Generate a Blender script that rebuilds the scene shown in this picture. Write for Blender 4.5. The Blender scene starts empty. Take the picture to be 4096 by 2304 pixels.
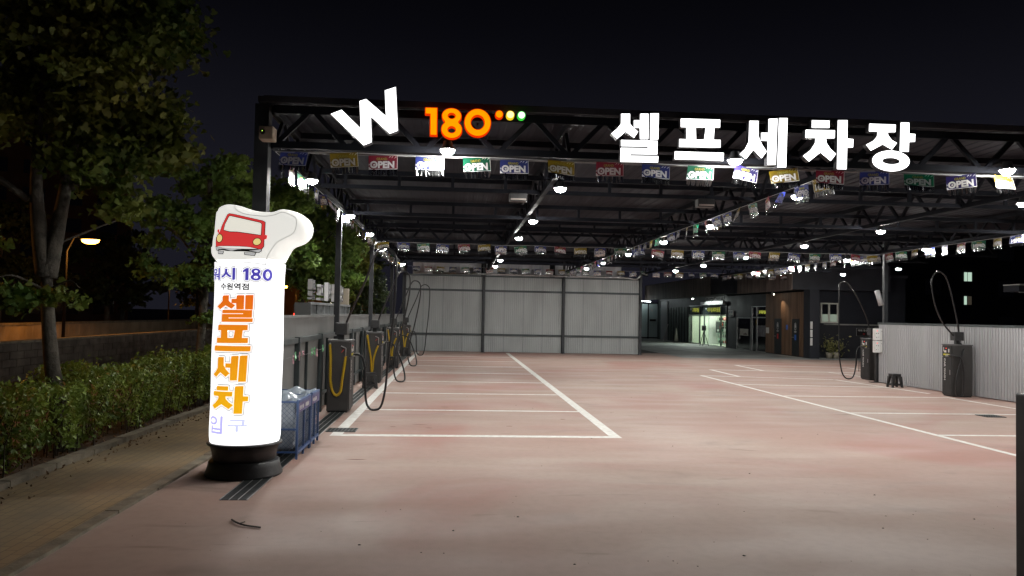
import bpy, bmesh, math, random
import numpy as np
from mathutils import Vector, Matrix, geometry
random.seed(11); RNG = np.random.default_rng(5)
R = math.radians
S = bpy.context.scene
C = S.collection

# ------------------------------------------------------------------ camera, world, exposure
FPX, YAW, PITCH, ROLL = 3019.4, 0.07346, 0.03483, 0.0200
cam = bpy.data.cameras.new("camera"); camo = bpy.data.objects.new("camera", cam); C.objects.link(camo)
f_ = Vector((math.sin(YAW)*math.cos(PITCH), math.cos(YAW)*math.cos(PITCH), math.sin(PITCH)))
r0 = Vector((math.cos(YAW), -math.sin(YAW), 0)); u0 = r0.cross(f_)
r_ = math.cos(ROLL)*r0 + math.sin(ROLL)*u0; u_ = -math.sin(ROLL)*r0 + math.cos(ROLL)*u0
camo.matrix_world = Matrix(((r_.x, u_.x, -f_.x, 0), (r_.y, u_.y, -f_.y, 0), (r_.z, u_.z, -f_.z, 2.1), (0, 0, 0, 1)))
cam.sensor_fit = 'HORIZONTAL'; cam.sensor_width = 36; cam.lens = 36*FPX/4096; cam.clip_end = 2000; cam.clip_start = .05
S.camera = camo
W = bpy.data.worlds.new("World"); S.world = W; W.use_nodes = True
nt = W.node_tree; bg = nt.nodes["Background"]; bg.inputs[1].default_value = 1
sky = nt.nodes.new("ShaderNodeTexSky"); sky.sky_type = 'NISHITA'; sky.sun_disc = False
sky.sun_elevation = R(-9); sky.sun_rotation = R(120)
bg0 = nt.nodes.new("ShaderNodeBackground"); bg0.inputs[1].default_value = .02
add = nt.nodes.new("ShaderNodeAddShader")
nt.links.new(sky.outputs[0], bg0.inputs[0]); nt.links.new(bg0.outputs[0], add.inputs[0]); nt.links.new(bg.outputs[0], add.inputs[1])
tc = nt.nodes.new("ShaderNodeTexCoord"); sz = nt.nodes.new("ShaderNodeSeparateXYZ"); er = nt.nodes.new("ShaderNodeMapRange")   # town glow: paler low down
er.inputs[1].default_value = .10; er.inputs[2].default_value = .42; er.interpolation_type = 'SMOOTHSTEP'
gm = nt.nodes.new("ShaderNodeMix"); gm.data_type = 'RGBA'; gm.inputs[6].default_value = (.0095, .0095, .0145, 1); gm.inputs[7].default_value = (.0016, .0016, .0026, 1)
nt.links.new(tc.outputs["Generated"], sz.inputs[0]); nt.links.new(sz.outputs[2], er.inputs[0]); nt.links.new(er.outputs[0], gm.inputs[0]); nt.links.new(gm.outputs[2], bg.inputs[0])
nt.links.new(add.outputs[0], nt.nodes["World Output"].inputs[0])
S.view_settings.view_transform = 'Standard'; S.view_settings.look = 'None'
S.view_settings.exposure = 0.0; S.view_settings.gamma = 1; S.view_settings.use_curve_mapping = False
cy = S.cycles
cy.use_denoising = True; cy.max_bounces = 6; cy.diffuse_bounces = 3; cy.glossy_bounces = 3; cy.transmission_bounces = 4
cy.sample_clamp_indirect = 3; cy.caustics_reflective = False; cy.caustics_refractive = False
cy.use_adaptive_sampling = True; cy.adaptive_threshold = .02
LAMP_E, LAMP_W = 600.0, 17.0       # radiance of the lamps' lenses, watts of the beam below each
LAMP_COL = (1, .985, .94)

# ------------------------------------------------------------------ materials
MATS = {}
def M(name, col, rough=.55, metal=0, var=0.0, vs=3.0, bump=0.0, bs=40.0, spec=.5, emit=None, es=0.0, alpha=1, trans=0, stretch=(1, 1, 1), col2=None):
    if name in MATS: return MATS[name]
    m = bpy.data.materials.new(name); m.use_nodes = True; t = m.node_tree; b = t.nodes["Principled BSDF"]
    b.inputs["Base Color"].default_value = (*col, 1); b.inputs["Roughness"].default_value = rough
    b.inputs["Metallic"].default_value = metal; b.inputs["Specular IOR Level"].default_value = spec
    if emit: b.inputs["Emission Color"].default_value = (*emit, 1); b.inputs["Emission Strength"].default_value = es
    if alpha < 1: b.inputs["Alpha"].default_value = alpha
    if var or bump:
        g = t.nodes.new("ShaderNodeNewGeometry"); mp = t.nodes.new("ShaderNodeMapping"); mp.inputs["Scale"].default_value = stretch
        t.links.new(g.outputs["Position"], mp.inputs[0])
    if var:
        n = t.nodes.new("ShaderNodeTexNoise"); n.inputs["Scale"].default_value = vs; n.inputs["Detail"].default_value = 6
        t.links.new(mp.outputs[0], n.inputs["Vector"])
        mx = t.nodes.new("ShaderNodeMix"); mx.data_type = 'RGBA'
        rp = t.nodes.new("ShaderNodeMapRange"); rp.inputs[1].default_value = .3; rp.inputs[2].default_value = .7
        t.links.new(n.outputs[0], rp.inputs[0]); t.links.new(rp.outputs[0], mx.inputs[0])
        c2 = col2 or tuple(c*(1-var) for c in col)
        mx.inputs[6].default_value = (*[min(1, c*(1+var*.5)) for c in col], 1); mx.inputs[7].default_value = (*c2, 1)
        t.links.new(mx.outputs[2], b.inputs["Base Color"])
        mr = t.nodes.new("ShaderNodeMapRange"); mr.inputs[3].default_value = max(.05, rough-.1); mr.inputs[4].default_value = min(1, rough+.12)
        t.links.new(n.outputs[0], mr.inputs[0]); t.links.new(mr.outputs[0], b.inputs["Roughness"])
    if bump:
        n2 = t.nodes.new("ShaderNodeTexNoise"); n2.inputs["Scale"].default_value = bs; n2.inputs["Detail"].default_value = 4
        t.links.new(mp.outputs[0], n2.inputs["Vector"])
        bp = t.nodes.new("ShaderNodeBump"); bp.inputs["Strength"].default_value = bump; bp.inputs["Distance"].default_value = .02
        t.links.new(n2.outputs[0], bp.inputs["Height"]); t.links.new(bp.outputs[0], b.inputs["Normal"])
    if trans:
        o = t.nodes["Material Output"]; tr = t.nodes.new("ShaderNodeBsdfTranslucent"); ms = t.nodes.new("ShaderNodeMixShader")
        ms.inputs[0].default_value = trans
        if var: t.links.new(mx.outputs[2], tr.inputs[0])
        else: tr.inputs[0].default_value = (*col, 1)
        t.links.new(b.outputs[0], ms.inputs[1]); t.links.new(tr.outputs[0], ms.inputs[2]); t.links.new(ms.outputs[0], o.inputs[0])
    MATS[name] = m; return m
def E(name, col, s):
    if name in MATS: return MATS[name]
    m = bpy.data.materials.new(name); m.use_nodes = True; t = m.node_tree; t.nodes.clear()
    o = t.nodes.new("ShaderNodeOutputMaterial"); e = t.nodes.new("ShaderNodeEmission")
    e.inputs[0].default_value = (*col, 1); e.inputs[1].default_value = s; t.links.new(e.outputs[0], o.inputs[0])
    MATS[name] = m; return m

steel = M("dark_steel_paint", (.012, .013, .017), .75, var=.3, vs=2, spec=.06)
steel2 = M("column_paint", (.022, .025, .029), .6, var=.3, vs=2.5)
black = M("black_paint", (.012, .012, .013), .5, var=.4, vs=4)
cabinet = M("cabinet_paint", (.04, .038, .037), .5, var=.3, vs=3, bump=.05, bs=200)
rubber = M("black_rubber", (.012, .012, .013), .3, var=.3, vs=20)
plastic_b = M("black_plastic", (.02, .02, .021), .45, var=.3, vs=12, bump=.1, bs=60)
white_pl = M("white_plastic", (.72, .72, .70), .4, var=.1, vs=8)
alu = M("aluminium", (.55, .56, .56), .35, 1, var=.2, vs=8)
white_paint = M("white_paint", (.78, .78, .76), .6)

# ------------------------------------------------------------------ mesh helpers
class MB:
    def __init__(s): s.v = []; s.f = []; s.mi = []; s.m = 0
    def face(s, *i): s.f.append(tuple(i)); s.mi.append(s.m)
    def quad(s, a, b, c, d):
        n = len(s.v); s.v += [tuple(a), tuple(b), tuple(c), tuple(d)]; s.face(n, n+1, n+2, n+3)
    def box(s, x0, y0, z0, x1, y1, z1):
        n = len(s.v)
        s.v += [(x0,y0,z0),(x1,y0,z0),(x1,y1,z0),(x0,y1,z0),(x0,y0,z1),(x1,y0,z1),(x1,y1,z1),(x0,y1,z1)]
        for q in ((0,3,2,1),(4,5,6,7),(0,1,5,4),(1,2,6,5),(2,3,7,6),(3,0,4,7)): s.face(*[n+i for i in q])
        return s
    def bbox(s, x0, y0, z0, x1, y1, z1, b=.01):     # a box with its edges rounded off
        bm = bmesh.new(); bmesh.ops.create_cube(bm, size=1)
        for v in bm.verts: v.co = Vector(((x0+x1)/2+v.co.x*(x1-x0), (y0+y1)/2+v.co.y*(y1-y0), (z0+z1)/2+v.co.z*(z1-z0)))
        bmesh.ops.bevel(bm, geom=bm.edges[:], offset=b, segments=2, affect='EDGES', profile=.5)
        s.bm(bm); return s
    def bm(s, bm):
        n = len(s.v); bm.verts.index_update(); s.v += [tuple(v.co) for v in bm.verts]
        for f in bm.faces: s.face(*[n+v.index for v in f.verts])
        bm.free()
    def bar(s, a, b, w, h=None, up=(0, 0, 1)):
        h = h or w; a = Vector(a); b = Vector(b); d = (b-a).normalized(); u = Vector(up)
        if abs(d.dot(u)) > .98: u = Vector((0, 1, 0))
        r = d.cross(u).normalized(); u = r.cross(d); n = len(s.v)
        for p in (a, b):
            for i, j in ((-1,-1),(1,-1),(1,1),(-1,1)): s.v.append(tuple(p+r*(i*w/2)+u*(j*h/2)))
        for q in ((0,1,2,3),(7,6,5,4),(0,4,5,1),(1,5,6,2),(2,6,7,3),(3,7,4,0)): s.face(*[n+i for i in q])
        return s
    def tube(s, pts, r, n=8, caps=True):
        P = [Vector(p) for p in pts]; k0 = len(s.v); u = None; rr = r if hasattr(r, '__len__') else [r]*len(P)
        for i, p in enumerate(P):
            d = (P[min(i+1, len(P)-1)]-P[max(i-1, 0)]).normalized()
            if u is None: u = d.orthogonal().normalized()
            u = (u-d*u.dot(d)); u = u.normalized() if u.length > 1e-6 else d.orthogonal().normalized()
            w = d.cross(u)
            for j in range(n):
                a = 2*math.pi*j/n; s.v.append(tuple(p+(u*math.cos(a)+w*math.sin(a))*rr[i]))
        for i in range(len(P)-1):
            for j in range(n):
                a = k0+i*n+j; b = k0+i*n+(j+1) % n; s.face(a, b, b+n, a+n)
        if caps: s.face(*range(k0+n-1, k0-1, -1)); s.face(*range(k0+(len(P)-1)*n, k0+len(P)*n))
        return s
    def lathe(s, prof, c=(0, 0, 0), n=24, sx=1, sy=1):
        k0 = len(s.v)
        for r, z in prof:
            for j in range(n):
                a = 2*math.pi*j/n; s.v.append((c[0]+r*math.cos(a)*sx, c[1]+r*math.sin(a)*sy, c[2]+z))
        for i in range(len(prof)-1):
            for j in range(n):
                a = k0+i*n+j; b = k0+i*n+(j+1) % n; s.face(a, b, b+n, a+n)
        return s
    def disc(s, c, r, n=16, ax=2):
        k = len(s.v)
        for j in range(n):
            a = 2*math.pi*j/n; q = [math.cos(a)*r, math.sin(a)*r]; q.insert(ax, 0); s.v.append(tuple(c[i]+q[i] for i in range(3)))
        s.face(*range(k, k+n)); return s
    def corr(s, x0, x1, z0, z1, pitch=.1, dep=.02, M4=None):  # ribbed sheet in local x/z, ribs toward -y
        n = max(1, round((x1-x0)/pitch)); p = (x1-x0)/n; k = len(s.v); xs = []
        for i in range(n):
            for q, y in ((0, 0), (.3, 0), (.42, -dep), (.88, -dep)): xs.append((x0+(i+q)*p, y))
        xs.append((x1, 0))
        for x, y in xs: s.v += [(x, y, z0), (x, y, z1)]
        for i in range(len(xs)-1): s.face(k+2*i, k+2*i+2, k+2*i+3, k+2*i+1)
        return s
    def tf(s, m, k=0):
        for i in range(k, len(s.v)): s.v[i] = tuple(m @ Vector(s.v[i]))
        return s
    def mesh(s, name):
        me = bpy.data.meshes.new(name); me.from_pydata(s.v, [], s.f); return me
    def obj(s, name, mats, parent=None, smooth=False, loc=None):
        me = s.mesh(name)
        for m in (mats if isinstance(mats, (list, tuple)) else [mats]): me.materials.append(m)
        if s.m or any(s.mi): me.polygons.foreach_set("material_index", s.mi)
        if smooth: me.polygons.foreach_set("use_smooth", [True]*len(s.f))
        me.update(); return link(name, me, parent, loc)
def link(name, me, parent=None, loc=None):
    o = bpy.data.objects.new(name, me); C.objects.link(o)
    if parent is not None: o.parent = parent
    if loc is not None: o.location = loc
    return o
def tag(o, label=None, cat=None, group=None, kind=None):
    if label: o["label"] = label
    if cat: o["category"] = cat
    if group: o["group"] = group
    if kind: o["kind"] = kind
    return o
def thing(name, label, cat, loc=(0, 0, 0), rz=0, group=None):
    o = bpy.data.objects.new(name, None); C.objects.link(o); o.location = loc; o.rotation_euler = (0, 0, rz)
    o.empty_display_size = .1
    return tag(o, label, cat, group)
def copy_tree(o, parent=None):
    c = o.copy(); C.objects.link(c)
    if parent is not None: c.parent = parent
    for ch in list(o.children): copy_tree(ch, c)
    return c
ORD = "first second third fourth fifth sixth seventh eighth ninth tenth eleventh twelfth thirteenth fourteenth fifteenth sixteenth seventeenth eighteenth nineteenth twentieth".split()
TENS = {2: "twenty", 3: "thirty", 4: "forty", 5: "fifty"}
def ordw(i):   # 0-based
    if i < 20: return ORD[i]
    t, u = divmod(i+1, 10)
    return TENS[t][:-1]+"ieth" if u == 0 else TENS[t]+"-"+ORD[u-1]
def spline(pts, n=8):
    P = [Vector(p) for p in pts]; P = [P[0]*2-P[1]]+P+[P[-1]*2-P[-2]]; out = []
    for i in range(1, len(P)-2):
        a, b, c, d = P[i-1:i+3]
        for k in range(n):
            t = k/n; out.append(.5*((2*b)+(c-a)*t+(2*a-5*b+4*c-d)*t*t+(3*b-a-3*c+d)*t**3))
    out.append(P[-2]); return out
def curve_mesh(loops=None, text=None, offset=0, extrude=0, bevel=0):
    """flat filled outline (closed loops or text) -> (verts, faces) in its own XY plane"""
    if text is not None:
        cu = bpy.data.curves.new("t", 'FONT'); cu.body = text; cu.size = 1
    else:
        cu = bpy.data.curves.new("t", 'CURVE'); cu.dimensions = '2D'
        for L in loops:
            sp = cu.splines.new('POLY'); sp.points.add(len(L)-1); sp.use_cyclic_u = True
            for q, (x, y) in zip(sp.points, L): q.co = (x, y, 0, 1)
    cu.fill_mode = 'BOTH'; cu.offset = offset; cu.extrude = extrude; cu.bevel_depth = bevel; cu.resolution_u = 3
    o = bpy.data.objects.new("t", cu); C.objects.link(o)
    dg = bpy.context.evaluated_depsgraph_get(); me = o.evaluated_get(dg).to_mesh()
    V = [tuple(v.co) for v in me.vertices]; F = [tuple(p.vertices) for p in me.polygons]
    o.evaluated_get(dg).to_mesh_clear(); bpy.data.objects.remove(o); bpy.data.curves.remove(cu)
    return V, F
def add_vf(mb, VF, fn):
    n = len(mb.v); mb.v += [tuple(fn(*p)) for p in VF[0]]
    for f in VF[1]: mb.face(*[n+i for i in f])
def fit(VF, ref, x0, x1, z0, z1):
    """map text verts so that ref's box lands on x0..x1 / z0..z1 ; returns (verts as (x,z,depth), faces)"""
    xs = [p[0] for p in ref[0]]; ys = [p[1] for p in ref[0]]; a, b, c, d = min(xs), max(xs), min(ys), max(ys)
    return [(x0+(p[0]-a)/(b-a)*(x1-x0), z0+(p[1]-c)/(d-c)*(z1-z0), p[2]) for p in VF[0]], VF[1]
def wall_text(name, txt, mat, parent, origin, xdir, w, h, out=.004, off=.0, th=.002):
    """raised lettering on a vertical wall: origin = lower left corner, xdir = reading direction"""
    V = curve_mesh(text=txt, offset=off, extrude=.01); V, F = fit(V, V, 0, w, 0, h)
    xd = Vector(xdir).normalized(); nd = xd.cross(Vector((0, 0, 1))); o = Vector(origin); mb = MB()
    add_vf(mb, (V, F), lambda x, z, d: o+xd*x+Vector((0, 0, z))+nd*(out+(th if d > 0 else -th)))
    return mb.obj(name, mat, parent)

# ------------------------------------------------------------------ ground
def ground_mat():
    m = bpy.data.materials.new("worn_red_floor_coating"); m.use_nodes = True; t = m.node_tree; b = t.nodes["Principled BSDF"]; L = t.links.new
    g = t.nodes.new("ShaderNodeNewGeometry")
    def noise(sc, det, st=(1, 1, 1), rot=0, dist=0):
        mp = t.nodes.new("ShaderNodeMapping"); mp.inputs["Scale"].default_value = st; mp.inputs["Rotation"].default_value = (0, 0, rot)
        n = t.nodes.new("ShaderNodeTexNoise"); n.inputs["Scale"].default_value = sc; n.inputs["Detail"].default_value = det
        n.inputs["Distortion"].default_value = dist
        L(g.outputs["Position"], mp.inputs[0]); L(mp.outputs[0], n.inputs["Vector"]); return n.outputs[0]
    def rng(x, a, b_, c=0, d=1):
        r = t.nodes.new("ShaderNodeMapRange"); r.inputs[1].default_value = a; r.inputs[2].default_value = b_; r.inputs[3].default_value = c; r.inputs[4].default_value = d
        r.interpolation_type = 'SMOOTHSTEP'; L(x, r.inputs[0]); return r.outputs[0]
    def mix(f, a, b_, mode='MIX'):
        x = t.nodes.new("ShaderNodeMix"); x.data_type = 'RGBA'; x.blend_type = mode; L(f, x.inputs[0])
        for i, v in ((6, a), (7, b_)):
            if isinstance(v, tuple): x.inputs[i].default_value = (*v, 1)
            else: L(v, x.inputs[i])
        return x.outputs[2]
    pale, red, mid = (.408, .302, .258), (.38, .205, .175), (.395, .262, .222)
    c = mix(rng(noise(.22, 4, dist=.6), .38, .66), pale, mid)
    c = mix(rng(noise(.24, 4, (1, 1, 1), .2, .9), .48, .72), c, red)
    c = mix(rng(noise(.5, 8, (.8, 1.3, 1), -.25, 1.4), .58, .76, 0, .5), c, (.22, .17, .15))
    c = mix(rng(noise(1.3, 8, (.4, 1.6, 1), .3, 1.0), .63, .78, 0, .6), c, (.13, .095, .08))
    c = mix(rng(noise(9, 6), .35, .8, 0, .22), c, (.25, .19, .16))
    c = mix(rng(noise(140, 3), .45, .75, 0, .28), c, (.19, .15, .13))
    L(c, b.inputs["Base Color"])
    L(rng(noise(.8, 5, (.5, 1.4, 1)), .3, .7, .5, .78), b.inputs["Roughness"])
    b.inputs["Specular IOR Level"].default_value = .25
    bp = t.nodes.new("ShaderNodeBump"); bp.inputs["Strength"].default_value = .25; bp.inputs["Distance"].default_value = .006
    L(noise(70, 4), bp.inputs["Height"]); L(bp.outputs[0], b.inputs["Normal"])
    return m
asphalt = M("asphalt", (.05, .05, .052), .8, var=.35, vs=1.2, bump=.4, bs=90)
def paver_mat():
    m = M("sidewalk_blocks", (.30, .22, .11), .8); t = m.node_tree; b = t.nodes["Principled BSDF"]
    g = t.nodes.new("ShaderNodeNewGeometry"); mp = t.nodes.new("ShaderNodeMapping"); mp.inputs["Rotation"].default_value = (0, 0, R(90))
    br = t.nodes.new("ShaderNodeTexBrick"); br.inputs["Scale"].default_value = 1; br.inputs["Brick Width"].default_value = .22; br.inputs["Row Height"].default_value = .11
    br.inputs["Mortar Size"].default_value = .006
    br.inputs["Color1"].default_value = (.31, .225, .12, 1); br.inputs["Color2"].default_value = (.265, .19, .10, 1); br.inputs["Mortar"].default_value = (.17, .13, .08, 1)
    t.links.new(g.outputs["Position"], mp.inputs[0]); t.links.new(mp.outputs[0], br.inputs["Vector"])
    n = t.nodes.new("ShaderNodeTexNoise"); n.inputs["Scale"].default_value = 1.3; n.inputs["Detail"].default_value = 6
    t.links.new(g.outputs["Position"], n.inputs["Vector"])
    rr = t.nodes.new("ShaderNodeMapRange"); rr.inputs[1].default_value = .35; rr.inputs[2].default_value = .7; rr.inputs[4].default_value = .75; t.links.new(n.outputs[0], rr.inputs[0])
    mx = t.nodes.new("ShaderNodeMix"); mx.data_type = 'RGBA'; t.links.new(rr.outputs[0], mx.inputs[0]); t.links.new(br.outputs[0], mx.inputs[6]); mx.inputs[7].default_value = (.17, .13, .085, 1)
    t.links.new(mx.outputs[2], b.inputs["Base Color"])
    bp = t.nodes.new("ShaderNodeBump"); bp.inputs["Strength"].default_value = .5; bp.inputs["Distance"].default_value = .008
    ma = t.nodes.new("ShaderNodeMath"); ma.operation = 'SUBTRACT'; t.links.new(n.outputs[0], ma.inputs[0]); t.links.new(br.outputs["Fac"], ma.inputs[1])
    t.links.new(ma.outputs[0], bp.inputs["Height"]); t.links.new(bp.outputs[0], b.inputs["Normal"]); return m
soil = M("planting_soil", (.075, .05, .03), .9, var=.5, vs=4, bump=1, bs=30)
kerb_m = M("kerb_concrete", (.22, .19, .14), .8, var=.4, vs=5, bump=.4, bs=40)
def sheet(name, x0, y0, x1, y1, z, m):
    mb = MB(); mb.quad((x0, y0, z), (x1, y0, z), (x1, y1, z), (x0, y1, z)); return tag(mb.obj(name, m), kind="structure")
sheet("ground", -400, -300, 500, 900, -.16, M("dark_earth", (.05, .045, .04), .9, var=.4, vs=.4))
sheet("car_park_floor", -3.42, -12, 60, 43.5, 0, ground_mat())
sheet("asphalt_apron", 11.95, 38.9, 60, 120, .004, M("apron_asphalt", (.30, .31, .30), .75, var=.4, vs=.5, bump=.3, bs=60))
sheet("asphalt_yard", -3.32, 43.5, 11.95, 120, 0, asphalt)
sheet("sidewalk", -4.98, -12, -3.50, 160, .03, paver_mat())
sheet("planting_strip", -6.3, -12, -5.14, 160, .0, soil)
sheet("road", -12.0, -12, -6.45, 200, -.10, M("road_asphalt", (.17, .11, .08), .7, var=.3, vs=.8, bump=.3, bs=60))
sheet("far_pavement", -40, -12, -12.1, 200, -.06, M("far_paving", (.12, .09, .06), .8, var=.4, vs=.7))
mb = MB()
for i in range(-12, 60):
    j = lambda: random.uniform(-.008, .008)
    mb.box(-3.50, i+.006, -.05, -3.36+j(), i+.994, .034+j()*.5); mb.box(-5.14+j(), i+.008, -.05, -4.98, i+.992, .10+j()); mb.box(-6.45, i+.008, -.15, -6.3, i+.992, .05+j())
tag(mb.obj("kerb", kerb_m), kind="structure")
# painted bay lines
lines_m = M("bay_line_paint", (.76, .76, .73), .6, var=.1, vs=9, col2=(.60, .57, .53))
mb = MB()
def strip(x0, y0, x1, y1, w, z=.004):
    d = Vector((x1-x0, y1-y0, 0)).normalized(); n = Vector((-d.y, d.x, 0))*(w/2); a = Vector((x0, y0, z)); b = Vector((x1, y1, z))
    mb.quad(a-n, b-n, b+n, a+n)
strip(-1.975, 12.93, -1.975, 40.8, .19); strip(2.815, 12.93, 2.815, 40.8, .19)
for k in range(8):
    y = 13.02+k*3.4; w = .20 if k == 0 else .15
    strip(-1.88, y, 2.72, y, w)
mb.m = 0
tag(mb.obj("left_bay_markings", lines_m), kind="structure")
mb = MB()
strip(9.0, 5.5, 9.0, 27.15, .13)
for (x0, y0, x1, y1) in ((9.07, 27.08, 13.48, 26.1), (9.07, 23.65, 13.75, 23.3), (9.07, 20.28, 13.9, 20.35), (9.07, 16.72, 14.3, 16.72), (9.07, 13.55, 14.6, 13.55), (9.07, 10.2, 14.8, 10.2)):
    strip(x0, y0, x1, y1, .13)
strip(13.5, 26.02, 14.0, 21.4, .12); strip(13.85, 20.27, 14.1, 14, .12)
strip(10.42, 30.29, 10.33, 26.9, .15); strip(10.5, 30.22, 16.77, 29.6, .14); strip(15.14, 29.68, 15.44, 27.38, .12)
strip(12.67, 33.45, 12.57, 30.1, .15); strip(12.75, 33.38, 17.56, 32.9, .14); strip(17.56, 32.8, 17.6, 30.5, .12)
tag(mb.obj("right_bay_markings", lines_m), kind="structure")

# trench drain and catch basins
grate_m = M("grate_steel", (.09, .10, .10), .45, .6, var=.3, vs=6)
t = thing("trench_drain", "long dark steel trench drain running along the foot of the grey fence", "drain", (-2.39, 8.56, 0))
mb = MB()
for i in range(330): mb.box(-.135, .02+i*.034, -.02, .135, .034+i*.034, .007)
for i in range(80): mb.box(-.135, 11.3+i*.26, -.02, .135, 11.4+i*.26, .007)
mb.box(-.128, .02, -.021, -.12, 32, .006); mb.box(.12, .02, -.021, .128, 32, .006)
mb.obj("grate", grate_m, t)
mb = MB()
for x in (-.15, -.052, .046, .141): mb.box(x, 0, -.02, x+.011, 32, .009)
mb.obj("frame", alu, t)
mb = MB(); mb.box(-.15, 0, -.02, .15, 32, .004); mb.obj("channel", black, t)
def basin(x0, y0, x1, y1, label):
    t = thing("catch_basin", label, "drain cover", ((x0+x1)/2, (y0+y1)/2, 0)); w, d = (x1-x0)/2, (y1-y0)/2
    mb = MB(); mb.box(-w, -d, -.01, w, d, .007); mb.obj("pit", black, t); mb = MB()
    n = 5
    for i in range(n+1):
        y = -d+2*d*i/n; mb.box(-w, y-.012, .005, w, y+.012, .014)
    for i in range(9): x = -w+2*w*i/8; mb.box(x-.008, -d, .004, x+.008, d, .0135)
    mb.obj("grate", grate_m, t)
basin(-2.2, 13.35, -1.7, 13.74, "small square drain cover on the corner of the white left bay line")
basin(11.95, 16.2, 12.4, 16.6, "small drain cover on a white line in the right hand bays")

# ------------------------------------------------------------------ canopy
can = thing("car_wash_canopy", "open dark steel truss canopy roof over the red car wash yard", "canopy", (0, 0, 0))
ZB, ZT = 4.51, 5.03
def truss_x(y, x0, x1, panel=1.09):
    mb = MB(); mb.bar((x0, y, ZB), (x1, y, ZB), .09, .10); mb.bar((x0, y, ZT), (x1, y, ZT), .09, .12)
    n = round((x1-x0)/panel); p = (x1-x0)/n
    for i in range(n):
        a = x0+i*p
        mb.bar((a+.03, y, ZB), (a+p/2-.02, y, ZT), .055, .07); mb.bar((a+p/2+.02, y, ZT), (a+p-.03, y, ZB), .055, .07)
    return mb.obj("truss", steel, can)
def truss_y(x, y0, y1, panel=1.16):
    mb = MB(); mb.bar((x, y0, ZB+.003), (x, y1, ZB+.003), .09, .095); mb.bar((x, y0, ZT-.003), (x, y1, ZT-.003), .09, .11)
    n = round((y1-y0)/panel); p = (y1-y0)/n
    for i in range(n):
        a = y0+i*p
        mb.bar((x, a+.03, ZB), (x, a+p/2-.02, ZT), .05, .06); mb.bar((x, a+p/2+.02, ZT), (x, a+p-.03, ZB), .05, .06)
    return mb.obj("truss", steel, can)
LX = (-2.72, 1.67, 6.03, 10.4, 14.75)
truss_x(11.2, -2.72, 19.1); truss_x(25.4, -2.72, 19.1)
for x in LX: truss_y(x, 11.26, 41.2)
for y, zb, zt in ((14.8, 4.52, 4.80), (18.6, 4.50, 4.78), (22.1, 4.6, 4.82), (29.2, 4.55, 4.82), (33.1, 4.55, 4.82), (37.1, 4.6, 4.82)):
    mb = MB(); mb.bar((-2.66, y, zb), (19, y, zb), .07, .08); mb.bar((-2.66, y, zt), (19, y, zt), .07, .09)
    x = -2.2
    while x < 18.8: mb.bar((x, y, zb), (x, y, zt), .06, .05); x += 1.04
    mb.obj("purlin", steel, can)
for y in (12.9, 16.7, 20.4, 23.8, 27.3, 31.1, 35.1, 39.2):
    mb = MB(); mb.bar((-2.8, y, 5.04), (19.1, y, 5.04), .07, .1); mb.obj("roof_joist", steel, can)
mb = MB(); mb.bar((-2.8, 41.25, 5.02), (14.9, 41.25, 5.02), .1, .14); mb.obj("end_beam", steel, can)
mb = MB(); mb.corr(-2.83, 19.3, 0, 30.6, .25, .012)
for i in range(len(mb.v)): x, y, z = mb.v[i]; mb.v[i] = (x, 11.1+z, 5.115-y)
mb.obj("roof_sheet", M("roof_sheet_paint", (.026, .027, .035), .8, var=.2, vs=.6, spec=.08), can)
mb = MB(); mb.box(-2.83, 11.03, 5.10, 19.3, 11.09, 5.19); mb.obj("gutter", M("gutter_paint", (.05, .05, .058), .5, var=.3, vs=1), can)
mb = MB(); mb.box(-2.92, 11.05, 5.10, -2.832, 41.6, 5.185); mb.obj("gutter", MATS["gutter_paint"], can)
def column(x, y, z1=5.08, w=.125):
    mb = MB(); mb.box(x-w/2, y-w/2, .012, x+w/2, y+w/2, z1); mb.box(x-.13, y-.13, 0, x+.13, y+.13, .012)
    return mb.obj("column", steel2, can)
column(-2.87, 11.2, 5.085, .2)
for y in (18.0, 25.0, 32.9, 41.22): column(-2.79, y)
for x in (1.5, 5.9, 10.2): column(x, 41.22)
column(14.98, 25.4); column(19.1, 11.2)
# cable tray under the front chord
mb = MB(); mb.bar((-2.6, 11.13, 4.40), (14, 11.13, 4.40), .05, .03); mb.bar((-2.6, 11.13, 4.447), (-2.6, 11.13, 4.38), .03)
mb.obj("cable_tray", M("galvanised", (.10, .10, .105), .6, .0, var=.3, vs=4), can)

# ------------------------------------------------------------------ lamps
lens_m = E("lamp_lens", LAMP_COL, LAMP_E)
house_m = M("lamp_housing", (.06, .06, .062), .5, .3)
def make_lamp():
    t = thing("ceiling_lamp", "", "lamp")
    mb = MB(); mb.lathe([(.0, .13), (.06, .128), (.075, .06), (.115, .02), (.122, 0), (.112, 0.0)], n=20); mb.obj("housing", house_m, t, True)
    mb = MB(); mb.lathe([(.098, 0.004), (.092, -.026), (.07, -.05), (.035, -.064), (.0, -.067)], n=14); mb.obj("lens", lens_m, t, True)
    mb = MB(); mb.tube(spline([(0, 0, .11), (-.02, 0, .145), (-.08, 0, .15), (-.3, 0, .15)], 4), .014, 6); mb.obj("bracket", steel, t)
    l = bpy.data.lights.new("lamp_beam", 'AREA'); l.shape = 'DISK'; l.size = .17; l.energy = LAMP_W; l.color = LAMP_COL
    o = bpy.data.objects.new("lamp_beam", l); C.objects.link(o); o.parent = t; o.location = (0, 0, -.072)
    return t
LAMPG = "round lamps under the canopy trusses"
TR = ("left edge", "second", "middle", "fourth", "right")
LY = (13.3, 18.06, 22.2, 26.9, 31.6, 35.7)
lamp0 = make_lamp(); first = [True]
def put_lamp(x, y, z, label, group=LAMPG, rz=0, ry=0):
    o = lamp0 if first[0] else copy_tree(lamp0); first[0] = False
    o.location = (x, y, z); o.rotation_euler = (0, ry, rz); tag(o, label, None, group); return o
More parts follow.
